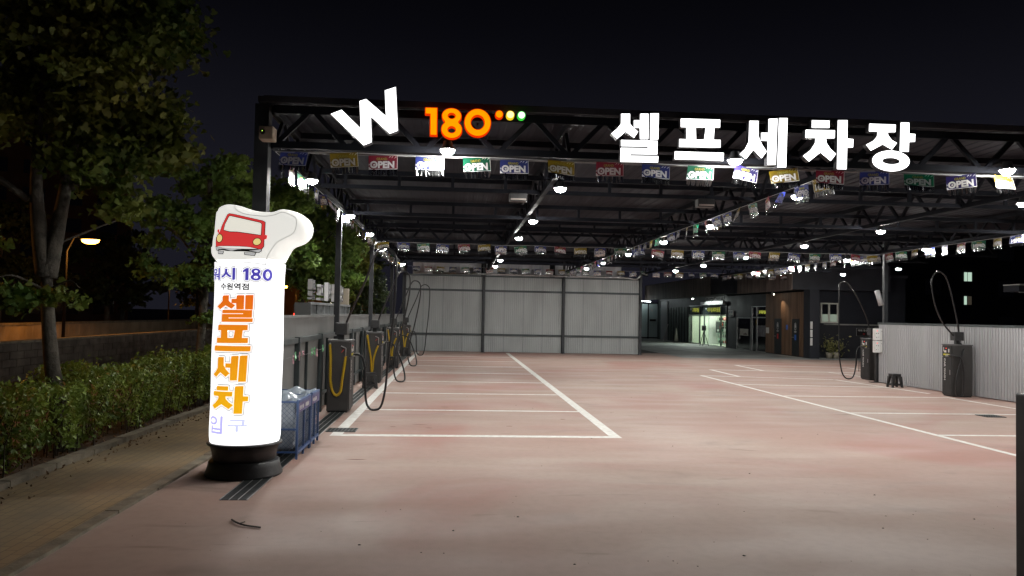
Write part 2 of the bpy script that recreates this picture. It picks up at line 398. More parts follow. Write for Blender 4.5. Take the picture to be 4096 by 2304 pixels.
for i, x in enumerate((-2.55, 1.81, 6.17, 10.53, 14.4)):
    for k, y in enumerate(LY):
        if (i == 0 and k in (4,)) or (i == 1 and k == 3): continue
        put_lamp(x, y, 4.36, f"round white lamp, {ORD[k]} from the front on the {TR[i]} lengthwise roof truss")
for i, x in enumerate((-.17, 4.05, 8.28, 12.6)):
    put_lamp(x, 10.78, 4.43, f"round white lamp reaching out before the front beam, {ORD[i]} from the left column", "lamps on arms before the front beam", R(-90))
for i, y in enumerate((31.2, 35.9)):
    put_lamp(19.0, y, 4.4, f"round white lamp beyond the right roof truss, {('nearer', 'farther')[i]} of two near the office", "lamps near the office corner")

for x, y, n in ((1.15, 14.5, "left of the middle lengthwise truss"), (4.85, 14.5, "left of the lengthwise string of OPEN flags")):
    t = thing("ceiling_speaker", f"dark speaker box under the front purlin, {n}", "speaker", (x, y, 4.28), 0, "speaker boxes under the purlins")
    MB().bbox(-.17, -.1, 0, .17, .1, .16, .015).obj("case", plastic_b, t); mb = MB(); mb.box(-.15, -.108, .02, .15, -.101, .05); mb.obj("trim", M("speaker_trim", (.35, .30, .27), .4), t); mb = MB(); mb.bar((0, 0, .16), (0, 0, .24), .03); mb.obj("bracket", steel, t)
# ------------------------------------------------------------------ illuminated sign letters
face_w = E("letter_face_white", (1, 1, 1), 3.2)
side_m = M("letter_return", (.05, .05, .055), .5)
def letter(loops, label, cat="sign letter", mat=None, back=None, y=11.0, d=.10, name="channel_letter", group="lit letters on the front beam", edge=.012, foff=0):
    t = thing(name, label, cat, (0, 0, 0), 0, group); k_ = (y-d)/11.12; loops = [[(p[0]*k_, 2.1+(p[1]-2.1)*k_) for p in l] for l in loops]
    cx = sum(p[0] for p in loops[0])/len(loops[0]); cz = min(p[1] for p in loops[0]); t.location = (cx, y, cz)
    L = [[(a-cx, b-cz) for a, b in l] for l in loops]
    mb = MB(); add_vf(mb, curve_mesh(L, extrude=.01, offset=foff), lambda a, b, dd: (a, -d-(.004 if dd > 0 else -.006), b)); mb.obj("lit_face", mat or face_w, t)
    mb = MB(); add_vf(mb, curve_mesh(L, offset=edge, extrude=.5), lambda a, b, dd: (a, -d+.008 if dd > 0 else 0, b)); mb.obj("return", back or side_m, t)
    mb = MB(); zs = [p[1] for p in L[0]]
    mb.bar((0, 0.001, max(zs)*.5), (0, .14, max(zs)*.5), .03)
    mb.obj("bracket", steel, t)
    return t
def ring(cx, cz, rx, rz, n=32, rev=False):
    return [(cx+rx*math.cos(2*math.pi*i/n), cz+rz*math.sin(2*math.pi*i/n)) for i in range(n)]
letter([[(-1.889,4.975),(-1.738,5.042),(-1.451,4.776),(-1.478,5.183),(-1.386,5.216),(-1.089,4.972),(-1.116,5.355),(-.96,5.413),(-.913,4.77),(-1.028,4.719),(-1.311,4.963),(-1.292,4.582),(-1.405,4.533)]],
       "big tilted white lit letter W standing out above the front beam", y=10.98)
or_f = E("digit_face_orange", (1, .30, .0), 1.25); or_b = E("digit_edge_red", (1, .045, .0), .8)
DG = "orange lit digits on the front beam"
letter([[(-.512,5.121),(-.35,5.124),(-.345,4.729),(-.434,4.729),(-.438,5.042),(-.512,5.042)]], "orange lit digit 1 beside the big white W", mat=or_f, back=or_b, group=DG)
letter([[(-.124+.147*math.cos(a), 4.818+.126*math.sin(a)) for a in [R(130)+R(280)*i/24 for i in range(25)]] +
        [(-.128+.137*math.cos(a), 5.018+.108*math.sin(a)) for a in [R(-45)+R(270)*i/24 for i in range(25)]],
        ring(-.124, 4.812, .065, .056, 20), ring(-.128, 5.018, .062, .050, 20)], "orange lit digit 8 between the 1 and the 0", mat=or_f, back=or_b, group=DG)
letter([ring(.258, 4.934, .190, .197, 40), ring(.258, 4.936, .108, .116, 32)], "orange lit digit 0 next to the coloured dots", mat=or_f, back=or_b, group=DG)
for x, fm, bm_, nm in ((.577, or_f, or_b, "orange"), (.743, E("dot_yellow", (1, .9, .35), 1.6), E("dot_yellow_edge", (1, .7, .02), .9), "pale yellow"), (.91, E("dot_green", (.75, 1, .7), 1.6), E("dot_green_edge", (.05, .75, .06), .8), "green")):
    letter([ring(x, 5.071, .05, .05, 20)], f"small round {nm} lit dot after the orange 180", "sign dot", fm, bm_, name="sign_dot", group="lit dots after the 180")
SEL = [[(2.409,5.155),(2.554,5.161),(2.556,5.006),(2.60,4.955),(2.684,4.889),(2.617,4.785),(2.487,4.877),(2.358,4.761),(2.263,4.847),(2.35,4.925),(2.409,5.0)],
       [(2.701,5.167),(2.838,5.172),(2.838,4.776),(2.703,4.771),(2.697,4.943),(2.607,4.94),(2.606,5.065),(2.699,5.068)],
       [(2.856,5.178),(2.995,5.184),(2.991,4.776),(2.856,4.771)],
       [(2.413,4.758),(2.982,4.765),(2.98,4.549),(2.565,4.54),(2.565,4.524),(2.996,4.534),(2.992,4.427),(2.408,4.417),(2.41,4.639),(2.825,4.649),(2.825,4.665),(2.415,4.655)]]
PEU = [[(3.326,5.12),(3.945,5.126),(3.944,4.995),(3.858,4.992),(3.848,4.813),(3.955,4.816),(3.955,4.69),(3.305,4.675),(3.307,4.806),(3.415,4.806),(3.413,4.98),(3.328,4.98)],
       [(3.567,4.984),(3.713,4.988),(3.691,4.811),(3.575,4.807)], [(3.24,4.616),(4.007,4.62),(4.004,4.491),(3.238,4.485)]]
SE = [[(4.393,5.126),(4.544,5.13),(4.546,4.888),(4.60,4.77),(4.677,4.658),(4.595,4.547),(4.465,4.672),(4.351,4.526),(4.241,4.603),(4.33,4.69),(4.385,4.80)],
      [(4.695,5.168),(4.841,5.179),(4.82,4.456),(4.679,4.448),(4.681,4.817),(4.578,4.821),(4.579,4.949),(4.693,4.953)],
      [(4.859,5.186),(5.001,5.191),(4.983,4.42),(4.837,4.415)]]
CHA = [[(5.379,5.173),(5.665,5.178),(5.663,5.056),(5.377,5.048)],
       [(5.279,5.022),(5.752,5.031),(5.749,4.899),(5.613,4.894),(5.618,4.83),(5.68,4.74),(5.774,4.663),(5.685,4.544),(5.52,4.67),(5.341,4.523),(5.237,4.612),(5.36,4.71),(5.43,4.82),(5.437,4.891),(5.276,4.891)],
       [(5.792,5.19),(5.952,5.196),(5.95,4.91),(6.046,4.905),(6.042,4.769),(5.948,4.762),(5.94,4.425),(5.78,4.423)]]
JANG = [[(6.294,5.155),(6.725,5.157),(6.722,5.032),(6.594,5.024),(6.606,4.98),(6.66,4.915),(6.748,4.867),(6.664,4.756),(6.514,4.831),(6.324,4.727),(6.239,4.824),(6.36,4.89),(6.42,4.96),(6.427,5.027),(6.289,5.027)],
        [(6.8,5.194),(6.944,5.199),(6.944,5.024),(7.041,5.022),(7.037,4.892),(6.941,4.885),(6.935,4.732),(6.785,4.736)],
        ring(6.648, 4.584, .304, .166, 40), ring(6.648, 4.582, .137, .046, 32)]
for L, n in ((SEL, "first, next to the coloured dots"), (PEU, "second, with two flat bars"), (SE, "third, ending in two tall uprights"), (CHA, "fourth, with a short top stroke"), (JANG, "last, with the round ring below")):
    letter(L, f"big white lit Korean syllable on the front beam, {n}", "sign letter", edge=.0, foff=-.006)

# beige sensor box on the left front column
t = thing("sensor_box", "square beige box with a dark round lens on the left front column", "sensor box", (-2.73, 10.92, 4.5))
MB().bbox(-.1, -.12, 0, .1, .1, .19, .015).obj("case", M("beige_plastic", (.42, .33, .25), .5, var=.15, vs=8), t)
mb = MB(); mb.tube([(-.045, -.115, .105), (-.045, -.145, .105)], .038, 16); mb.obj("lens", black, t)
mb = MB(); mb.disc((-.045, -.1465, .112), .006, 8, 1); mb.obj("lens_glint", E("green_glint", (.6, 1, .1), 2.5), t)  # green glint on the lens, drawn as a small glowing disc

# ------------------------------------------------------------------ OPEN bunting
film_cols = {"blue": (.018, .027, .13), "yellow": (.20, .14, .012), "red": (.17, .014, .03), "green": (.007, .095, .05), "purple": (.024, .017, .11)}
film_m = {k: M("flag_film_"+k, v, .35, trans=.35) for k, v in film_cols.items()}
fw = M("flag_print_white", (.62, .61, .61), .4, trans=.2); fb = M("flag_print_black", (.01, .01, .012), .4); fy = M("flag_print_gold", (.35, .30, .05), .4, trans=.2)
tinsel = M("silver_tinsel", (.55, .56, .57), .16, 1)
def wav(x, z, k): return .013*math.sin(6*x+k)*(-z/.2)+.006*math.sin(14*x+2*k)*(-z/.2)
def flag_meshes(k):
    out = {}
    mb = MB(); nx, nz = 10, 4
    for j in range(nz+1):
        for i in range(nx+1):
            x = -.21+.42*i/nx; z = -.205*j/nz; mb.v.append((x, wav(x, z, k), z))
    for j in range(nz):
        for i in range(nx): a = j*(nx+1)+i; mb.face(a, a+1, a+nx+2, a+nx+1)
    out["film"] = mb.mesh("flag_film")
    O = curve_mesh(text="OPEN", offset=.045, extrude=.01); mb = MB(); mb.m = 0
    def put(VF, th): add_vf(mb, VF, lambda x, z, d: (x, wav(x, z, k)+(th if d > 0 else -th), z))
    put(fit(O, O, -.19, .165, -.187, -.08), .0045)
    st = [(-.128+.022*(1 if i % 2 == 0 else .42)*math.sin(math.pi*i/5), -.136+.022*(1 if i % 2 == 0 else .42)*math.cos(math.pi*i/5)) for i in range(10)]
    V = curve_mesh([st], extrude=.01); put((V[0], V[1]), .0045)
    for tri in ([(-.209, -.204), (-.209, -.16), (-.165, -.204)], [(-.209, -.15), (-.195, -.13), (-.205, -.115)], [(.08, -.035), (.10, -.012), (.118, -.012)], [(.12, -.04), (.135, -.012), (.15, -.012)], [(.16, -.045), (.185, -.01), (.198, -.02)],
                [(-.209, -.204), (.209, -.204), (.209, -.197), (-.209, -.197)], [(.203, -.2), (.209, -.2), (.209, -.002), (.203, -.002)]):
        V = curve_mesh([tri], extrude=.01); put((V[0], V[1]), .002)
    mb.m = 1; put(fit(curve_mesh(text="OPEN", offset=.075, extrude=.01), O, -.19, .165, -.187, -.08), .003)
    g0 = curve_mesh(text="GRAND", offset=.02, extrude=.01)
    put(fit(curve_mesh(text="GRAND", offset=.06, extrude=.01), g0, -.095, .06, -.068, -.03), .002)
    mb.m = 2; put(fit(g0, g0, -.095, .06, -.068, -.03), .0035)
    me = mb.mesh("flag_lettering"); [me.materials.append(m) for m in (fw, fb, fy)]; me.polygons.foreach_set("material_index", mb.mi); out["let"] = me
    mb = MB(); n = 24
    for i in range(n):
        x = -.205+.41*i/n; l = random.uniform(.07, .10); a = random.uniform(-.012, .012); b = random.uniform(-.012, .012); y = wav(x, -.205, k)
        mb.quad((x, y, -.203), (x+.0165, y+random.uniform(-.003, .003), -.203), (x+.0165+a, y+b+random.uniform(-.008, .008), -.205-l), (x+a, y+b, -.205-l))
    me = mb.mesh("flag_fringe"); me.materials.append(tinsel); out["fr"] = me
    return out
FT = [flag_meshes(k) for k in (0, 1.7, 3.4)]
FILM = {}
for c, m in film_m.items():
    for i, ft in enumerate(FT):
        me = ft["film"].copy(); me.materials.append(m); FILM[c, i] = me
def put_flag(x, y, z, rz, colour, label, group, tilt=0):
    i = random.randrange(3)
    o = link("open_flag", FILM[colour, i]); o.location = (x, y, z)
    o.rotation_euler = (R(random.gauss(0, 9))+tilt, R(random.gauss(0, 4)), rz+R(random.gauss(0, 11)))
    tag(o, label, "flag", group); link("lettering", FT[i]["let"], o); link("fringe", FT[i]["fr"], o)
    return o
string_m = M("string_cord", (.45, .45, .45), .6)
def string(pts, label):
    mb = MB(); mb.tube(pts, .004, 5); return tag(mb.obj("bunting_string", string_m), label, "string")
CYC = ("blue", "yellow", "red", "blue", "green")
# front string
fx = [-2.38,-1.68,-1.11,-.43,.25,.81,1.51,2.24,2.94,3.63,4.34,4.9,5.64,6.34,7.05,7.73,8.42,9.1,9.8]
fc = ["blue","yellow","red","blue","green","blue","yellow","red","blue","green","purple","yellow","red","blue","green","purple","yellow","red","blue"]
for i, (x, c) in enumerate(zip(fx, fc)):
    put_flag(x, 11.05, 4.385+.012*math.sin(i*2.1), 0, c, f"{c} OPEN flag with silver fringe under the front beam, {ORD[i]} from the left column", "OPEN flags under the front beam", R(-4))
string([(x, 11.05, 4.39+.012*math.sin(x*3)) for x in np.linspace(-2.65, 13, 60)], "thin pale string carrying the OPEN flags under the front beam")
x2 = [-2.48,-1.79,-1.14,-.48,.21,.89,1.45,2.11,2.79,3.46,4.15,4.83,5.51,6.13,6.84,7.51,8.23,8.94,9.65,10.22,10.93,11.63,12.36,13.09,13.81,14.4]
C2 = ("yellow", "blue", "green", "blue", "red")
for i, x in enumerate(x2):
    c = C2[i % 5]
    put_flag(x, 25.25, 4.40+.015*math.sin(i*1.7), math.pi, c, f"{c} OPEN flag showing its mirrored back on the middle cross string, {ordw(i)} from the left", "OPEN flags on the middle cross string")
string([(x, 25.25, 4.415+.012*math.sin(x*3)) for x in np.linspace(-2.65, 14.8, 60)], "pale string of mirrored OPEN flags under the middle cross truss")
for i in range(36):
    x = -2.2+.66*i; c = C2[(i+3) % 5]
    put_flag(x, 41.0, 4.60, math.pi, c, f"small {c} OPEN flag on the rear string above the back fence, {ordw(i)} from the left", "OPEN flags above the back fence")
string([(x, 41.0, 4.605) for x in np.linspace(-2.75, 21.5, 40)], "rear string of OPEN flags stretched above the ribbed back fence")
for i in range(40):
    y = 11.7+.72*i; c = CYC[(i*2) % 5]
    put_flag(-2.71, y, 4.42, R(90), c, f"{c} OPEN flag seen edge-on under the left roof edge, {ordw(i)} from the front", "OPEN flags along the left roof edge")
string([(-2.71, y, 4.43) for y in np.linspace(11.3, 40.9, 40)], "string of edge-on flags running back along the left roof edge")
for i in range(40):
    y = 11.9+.72*i; c = CYC[(i*2+1) % 5]
    put_flag(5.92, y, 4.43, R(90), c, f"{c} OPEN flag under the middle lengthwise truss, {ordw(i)} from the front", "OPEN flags along the middle truss")
string([(5.92, y, 4.44) for y in np.linspace(11.3, 40.9, 40)], "string of OPEN flags running back under the middle lengthwise truss")
for i in range(36):
    y = 14.2+.74*i; c = CYC[(i*3) % 5]
    put_flag(14.6, y, 4.42, R(90), c, f"{c} OPEN flag under the right lengthwise truss, {ordw(i)} from the front", "OPEN flags along the right truss")
string([(14.6, y, 4.43) for y in np.linspace(12, 40.9, 40)], "string of OPEN flags running back under the right lengthwise truss")
# loose swag of small flags at the right rear corner
#SPLIT1
# ------------------------------------------------------------------ fences and walls
rib_grey = M("ribbed_sheet_grey", (.355, .375, .375), .5, .0, var=.14, vs=1.6, stretch=(1, 1, .3))
rib_side = M("ribbed_sheet_side", (.22, .225, .22), .55, var=.15, vs=1.2)
rib_light = M("ribbed_sheet_light", (.44, .44, .455), .5, var=.14, vs=1.6, stretch=(1, 1, .3))
frame_g = M("fence_frame_paint", (.04, .052, .054), .5, var=.3, vs=2)
# back fence
t = thing("back_fence", "tall grey ribbed metal fence closing the far end of the yard", "fence", (0, 41.4, 0))
for x0, x1 in ((-2.86, 1.42), (1.57, 5.82), (5.97, 10.15)):
    n = 4; w = (x1-x0)/n
    for i in range(n): mb = MB(); mb.corr(x0+i*w+.006, x0+(i+1)*w-.006, .02, 4.12, .107, .028); mb.obj("panel", rib_grey, t)
mb = MB(); mb.box(-2.86, .012, .02, 10.2, .03, 4.12); mb.obj("backing", frame_g, t)
mb = MB(); mb.bar((-2.86, -.06, 3.36), (10.25, -.06, 3.36), .06, .11); mb.obj("rail", frame_g, t)
mb = MB(); mb.bar((-2.86, -.06, .96), (10.25, -.06, .96), .06, .11); mb.obj("rail", frame_g, t)
mb = MB(); mb.bar((-2.86, -.02, 4.16), (10.25, -.02, 4.16), .12, .09); mb.obj("top_cap", frame_g, t)
for x in (-2.86, 1.5, 5.9, 10.22): mb = MB(); mb.box(x-.065, -.09, 0, x+.065, .0, 4.2); mb.obj("post", frame_g, t)
mb = MB(); mb.tube([(-1.3, 41.1, 4.25), (3, 41.1, 4.26), (9.2, 41.1, 4.24)]+spline([(9.25, 41.1, 4.235), (9.5, 41.1, 4.22), (9.75, 41.1, 4.18), (9.95, 41.1, 4.2), (10.15, 41.1, 4.38), (10.4, 41.12, 4.62), (10.42, 41.2, 4.9)], 5), .05, 10)
tag(mb.obj("duct_pipe", M("silver_duct", (.5, .5, .5), .3, 1, var=.2, vs=9), smooth=True), "silver pipe running along the top of the back fence and bending up at its end", "pipe")
# white hall behind
t = thing("white_warehouse", "white sheet-metal hall wall showing above the back fence", "building", (0, 43.3, 0))
mb = MB(); mb.corr(-2.5, 9.55, 0, 4.99, .6, .015); mb.box(-2.5, .02, 0, 9.55, 6, 4.99); mb.obj("wall", M("white_sheet", (.88, .88, .92), .6, var=.08, vs=1), t)
for x in (1.54, 5.5): mb = MB(); mb.box(x-.15, -.1, 0, x+.15, -.03, 5.0); mb.obj("pillar", steel, t)
mb = MB(); mb.box(-2.55, -.06, 4.99, 9.6, 6.05, 5.06); mb.obj("roof", steel, t)
# left low fence
t = thing("side_fence", "low grey ribbed fence with dark rails along the left side", "fence", (-2.86, 0, 0))
ys = [11.3, 13.7, 16.0, 18.3, 20.6, 22.9, 25.2, 27.5, 29.8, 32.1, 34.4, 36.7, 39.0, 41.3]
for a, b in zip(ys, ys[1:]):
    m4 = Matrix.Rotation(R(90), 4, 'Z')
    mb = MB(); mb.corr(a+.004, b-.004, .03, 1.96, .085, .022); mb.tf(m4); mb.obj("panel", rib_side, t)
    mb = MB(); mb.box(.025, b-.05, 0, .115, b+.05, 1.62); mb.obj("post", frame_g, t)
    mb = MB(); mb.box(.027, a+.9, .03, .075, a+.95, 1.5); mb.obj("stud", frame_g, t)
mb = MB(); mb.bar((.06, 11.3, 1.56), (.06, 41.2, 1.56), .06, .09); mb.obj("rail", frame_g, t)
mb = MB(); mb.bar((.06, 11.3, .35), (.06, 41.2, .35), .05, .05); mb.obj("rail", frame_g, t)
mb = MB(); mb.bar((0, 11.3, 1.985), (0, 41.3, 1.985), .07, .045); mb.obj("top_cap", M("fence_cap", (.16, .165, .16), .5, var=.2, vs=2), t)
# right wall, turned slightly
ang = math.atan2(-7.1, .5)
t = thing("right_fence", "light grey ribbed metal screen on the right with a dark top edge", "fence", (14.60, 25.1, 0), ang)
mb = MB(); mb.corr(0, 5.2, .03, 2.0, .098, .05); mb.obj("panel", rib_light, t)
mb = MB(); mb.corr(5.21, 12.0, .03, 2.0, .098, .05); mb.obj("panel", rib_light, t)
mb = MB(); mb.box(-.02, -.05, 2.0, 12.0, .07, 2.07); mb.obj("top_cap", frame_g, t)
mb = MB(); mb.box(.0, .02, 0, .1, .14, 2.0); mb.obj("post", black, t)

# ------------------------------------------------------------------ vacuum stations
yel = M("yellow_coil", (.62, .42, .01), .4); red_l = E("red_led", (1, .05, .04), 3.0)
def helix(path, r, turns_per_m=48, n=7):
    P = spline(path, 10); L = [0]
    for a, b in zip(P, P[1:]): L.append(L[-1]+(b-a).length)
    tot = L[-1]; N = int(tot*turns_per_m*n); out = []; k = 0
    for i in range(N):
        s = tot*i/(N-1)
        while k < len(P)-2 and L[k+1] < s: k += 1
        t = (s-L[k])/max(1e-6, L[k+1]-L[k]); p = P[k].lerp(P[k+1], t); d = (P[k+1]-P[k]).normalized()
        u = Vector((0, 1, 0)); w = d.cross(u).normalized(); a = 2*math.pi*i/n; out.append(p+(u*math.cos(a)+w*math.sin(a))*r)
    return out
COIL = [(-.18, -.35, 1.41), (-.16, -.355, 1.1), (-.15, -.36, .67), (-.10, -.36, .44), (-.02, -.36, .36), (.06, -.36, .44), (.09, -.36, .68), (.13, -.355, 1.0), (.145, -.35, 1.16)]
COILV = [(-.18, -.35, 1.41), (-.12, -.355, 1.05), (-.06, -.36, .7), (-.04, -.36, .42), (-.02, -.36, .30), (0, -.36, .42), (.02, -.36, .7), (.08, -.355, .95), (.14, -.35, 1.1)]
HOSE = [(.07, .0, 1.78), (.15, 0, 2.0), (.27, 0, 2.29), (.47, 0, 2.76), (.62, 0, 3.2), (.70, 0, 3.38), (.86, 0, 3.46), (1.01, 0, 3.40), (1.10, 0, 3.24), (1.11, 0, 2.78), (1.08, 0, 2.03), (.99, 0, 1.07), (.94, 0, .45), (.86, -.02, .10), (.74, -.04, .03), (.62, -.02, .06), (.54, 0, .26), (.50, 0, .93), (.44, 0, 1.13), (.36, .02, 1.18), (.225, .05, 1.17)]
HOSE2 = [(.07, .0, 1.78), (.15, 0, 2.0), (.30, .02, 2.4), (.50, .05, 2.9), (.60, .05, 3.15), (.72, .06, 3.32), (.90, .06, 3.30), (1.00, .05, 3.12), (.98, .05, 2.6), (.80, .02, 1.6), (.64, 0, .95), (.58, -.02, .45), (.66, -.08, .10), (.80, -.1, .03), (.92, -.06, .1), (.86, 0, .45), (.66, .02, .95), (.50, .04, 1.16), (.34, .05, 1.2), (.225, .05, 1.17)]
def vac(x, y, rz, label, hose, coil, group=None, dx=.225, dy=.33, text=False, boxz=1.60):
    t = thing("vacuum_station", label, "vacuum station", (x, y, 0), rz, group)
    MB().bbox(-dx, -dy, .03, dx-.01, dy, 1.46, .012).obj("cabinet", cabinet, t)
    mb = MB(); mb.bbox(-dx-.012, -dy-.012, 1.462, dx+.012, dy+.012, 1.495, .006); mb.obj("top_cap", M("cabinet_top", (.09, .09, .09), .5, var=.3, vs=4), t)
    mb = MB(); mb.box(-dx+.02, -dy+.02, 0, dx-.03, dy-.02, .03); mb.obj("plinth", black, t)
    cp = MB().bbox(dx-.008, -dy+.02, 1.14, dx+.012, dy-.02, 1.45, .005).obj("control_panel", black, t)
    mb = MB(); mb.box(dx+.0125, -.16, 1.17, dx+.017, .14, 1.215); mb.obj("label_strip", M("yellow_label", (.65, .58, .02), .5), cp)
    mb = MB(); mb.disc((dx+.0165, -.02, 1.37), .016, 10, 0); mb.obj("indicator", red_l, cp)
    mb = MB(); mb.box(dx+.0125, -.12, 1.25, dx+.019, -.02, 1.31); mb.box(dx+.0125, .08, 1.26, dx+.018, .13, 1.36); mb.box(dx+.0125, -.16, 1.28, dx+.016, -.14, 1.4); mb.obj("button", white_pl, cp)
    dr = MB().bbox(dx-.008, -dy+.015, .06, dx+.008, dy-.015, 1.12, .005).obj("door", black, t)
    mb = MB(); mb.box(dx+.0085, dy-.10, .62, dx+.02, dy-.085, .76); mb.obj("handle", alu, dr)
    V = curve_mesh(text="CAR WASH", offset=.02, extrude=.01); V = fit(V, V, 0, .62, 0, .075); mb = MB()
    add_vf(mb, V, lambda a, b, d: (dx+.0085+(.002 if d > 0 else 0), -.14+b, 1.08-a)); mb.obj("lettering", white_pl, dr)
    mb = MB(); mb.box(-.07, -.06, 1.495, .06, .06, 1.62); mb.obj("riser", black, t)
    hb = MB().bbox(-.12, -.13, 1.60, .13, .13, 1.85, .012).obj("hose_box", plastic_b, t)
    P = spline(hose, 8); n = len(P); rr = [.024+.006*math.sin(i*.9)*0 for i in range(n)]
    mb = MB(); mb.tube(P, rr, 10); mb.obj("hose", rubber, t, True)
    mb = MB(); mb.tube([P[-1]+Vector((-.03, 0, 0)), P[-1]+Vector((.06, 0, 0))], .032, 10); mb.obj("hose_socket", alu, t, True)
    if coil:
        mb = MB(); mb.tube(helix(coil, .024), .0062, 5); mb.obj("coil_hose", yel, t, True)
        mb = MB(); mb.bar((.145, -dy-.01, 1.16), (.15, -dy-.03, 1.33), .02); mb.bar((.15, -dy-.03, 1.33), (.05, -dy-.03, 1.375), .018); mb.obj("air_gun", alu, t)
        mb = MB(); mb.bar((.11, -dy-.035, 1.30), (.06, -dy-.035, 1.24), .012); mb.obj("trigger", M("red_plastic", (.5, .03, .02), .4), t)
        mb = MB(); mb.tube([(-.18, -dy+.01, 1.42), (-.18, -dy-.03, 1.42)], .018, 8); mb.obj("coil_hook", alu, t)
    return t
VG = "vacuum stations along the left fence"
vac(-2.40, 16.22, 0, "nearest dark vacuum station on the left, yellow coil hanging in a wide U", HOSE, COIL, VG)
vac(-2.40, 22.85, 0, "second dark vacuum station on the left, yellow coil hanging in a V behind a stool", HOSE2, COILV, VG)
vac(-2.40, 29.6, 0, "third dark vacuum station along the left fence, half hidden by hoses", HOSE2, COILV, VG)
vac(-2.40, 36.9, 0, "farthest dark vacuum station on the left, near the back fence", HOSE, COILV, VG)
H1 = [(-.05, 0, 1.78), (-.02, .0, 2.05), (.10, 0, 2.65), (.27, 0, 3.3), (.40, 0, 3.52), (.56, 0, 3.57), (.70, 0, 3.44), (.74, 0, 3.2), (.64, 0, 2.63), (.40, 0, 2.08), (.02, .05, 1.62), (-.06, .2, 1.40), (.05, .32, 1.2), (.22, .36, .6), (.24, .36, .14), (.14, .38, .04), (.05, .37, .16), (.03, .36, .75), (.10, .35, 1.1), (.28, .3, 1.17), (.32, .1, 1.17)]
vac(14.42, 20.78, R(180)-.07, "dark vacuum station standing against the light ribbed screen on the right", H1, None, "vacuum stations on the right", .29, .25)
H2 = [(.10, 0, 1.78), (.2, 0, 2.2), (.42, 0, 2.7), (.75, 0, 3.25), (.98, 0, 3.5), (1.16, 0, 3.48), (1.24, 0, 3.3), (1.25, 0, 2.3), (1.24, 0, 1.2), (1.22, 0, .76), (1.14, 0, .3), (1.02, 0, .08), (.86, 0, .025), (.70, 0, .12), (.61, 0, .5), (.58, 0, .98), (.48, 0, 1.17), (.34, .1, 1.19), (.26, .1, 1.17)]
vac(15.03, 26.3, R(180), "dark vacuum station behind the two white control boxes on the right", H2, None, "vacuum stations on the right", .27, .3)

# white control boxes
for i, (z, w) in enumerate(((1.46, "upper"), (1.04, "lower"))):
    t = thing("control_box", f"{w} of two white control boxes with a red display beside the ribbed screen", "control box", (14.50, 24.98, z), 0, "white control boxes on the right")
    MB().bbox(-.16, -.09, 0, .0, .09, .40, .01).obj("case", white_pl, t); MB().bbox(.004, -.088, .004, .16, .09, .396, .012).obj("cover", M("white_cover", (.62, .62, .60), .4), t)
    mb = MB(); mb.box(-.115, -.0935, .31, -.075, -.088, .335); mb.obj("display", E("red_display", (1, .12, .10), 1.6), t)
    mb = MB(); mb.tube([(-.125, -.088, .235), (-.125, -.10, .235)], .013, 10); mb.tube([(-.055, -.088, .235), (-.055, -.10, .235)], .013, 10); mb.tube([(-.125, -.088, .105), (-.125, -.10, .105)], .012, 10); mb.obj("knob", black, t)
    mb = MB(); mb.tube([(-.05, -.088, .105), (-.05, -.10, .105)], .014, 10); mb.obj("coin_button", alu, t)
    mb = MB(); mb.tube([(.05, -.089, .315), (.075, -.094, .30), (.10, -.089, .315)], .006, 6); mb.obj("handle", black, t)
mb = MB(); mb.box(14.48, 25.08, 0, 14.585, 25.2, 1.9); mb.box(14.3, 25.06, 0, 14.62, 25.24, .02)
tag(mb.obj("steel_stand", black), "black steel post and foot plate carrying the white control boxes", "stand")

# plastic stools
def stool_mesh():
    t = thing("plastic_stool", "", "stool")
    mb = MB(); mb.bbox(-.15, -.12, .405, .15, .12, .435, .01); mb.box(-.145, -.115, .355, .145, .115, .404); mb.obj("seat", plastic_b, t)
    for sx in (-1, 1):
        for sy in (-1, 1):
            mb = MB(); k = len(mb.v)
            for z, w, f in ((.356, .05, 1), (.0, .032, 1.42)):
                cx, cyy = sx*.118*f, sy*.092*f
                mb.v += [(cx-w, cyy-w*.7, z), (cx+w, cyy-w*.7, z), (cx+w, cyy+w*.7, z), (cx-w, cyy+w*.7, z)]
            for q in ((0,1,2,3),(7,6,5,4),(0,4,5,1),(1,5,6,2),(2,6,7,3),(3,7,4,0)): mb.face(*q)
            mb.obj("leg", plastic_b, t)
    mb = MB()
    for sy in (-1, 1): mb.box(-.14, sy*.12-.01, .06, .14, sy*.12+.01, .12)
    for sx in (-1, 1): mb.box(sx*.155-.01, -.108, .06, sx*.155+.01, .108, .12)
    mb.obj("brace", plastic_b, t); return t
st0 = stool_mesh(); SG = "black plastic stools"
for i, (x, y, rz, l) in enumerate(((14.13, 23.4, .1, "black plastic stool standing before the light ribbed screen on the right"), (-2.30, 20.95, .25, "black plastic stool under the yellow coil of the second vacuum station"), (-2.32, 28.6, -.1, "black plastic stool beside the third left vacuum station"), (-2.3, 36.2, .2, "black plastic stool beside the farthest left vacuum station"), (16.75, 29.3, .2, "black plastic stool behind the white control boxes"))):
    o = st0 if i == 0 else copy_tree(st0); o.location = (x, y, 0); o.rotation_euler = (0, 0, rz); tag(o, l, None, SG)
# dark chair behind right station
t = thing("folding_chair", "dark chair with a bent back standing past the control boxes", "chair", (17.0, 30.3, 0), R(-100))
MB().bbox(-.2, -.2, .43, .2, .2, .46, .01).obj("seat", plastic_b, t); mb = MB(); mb.bbox(-.2, .17, .62, .2, .2, .88, .008); mb.obj("backrest", plastic_b, t)
for sx in (-.18, .18):
    mb = MB(); mb.tube([(sx, -.18, 0), (sx, -.17, .43)], .012, 6); mb.obj("leg", black, t)
    mb = MB(); mb.tube([(sx, .22, 0), (sx, .18, .43), (sx, .19, .88)], .012, 6); mb.obj("leg", black, t)

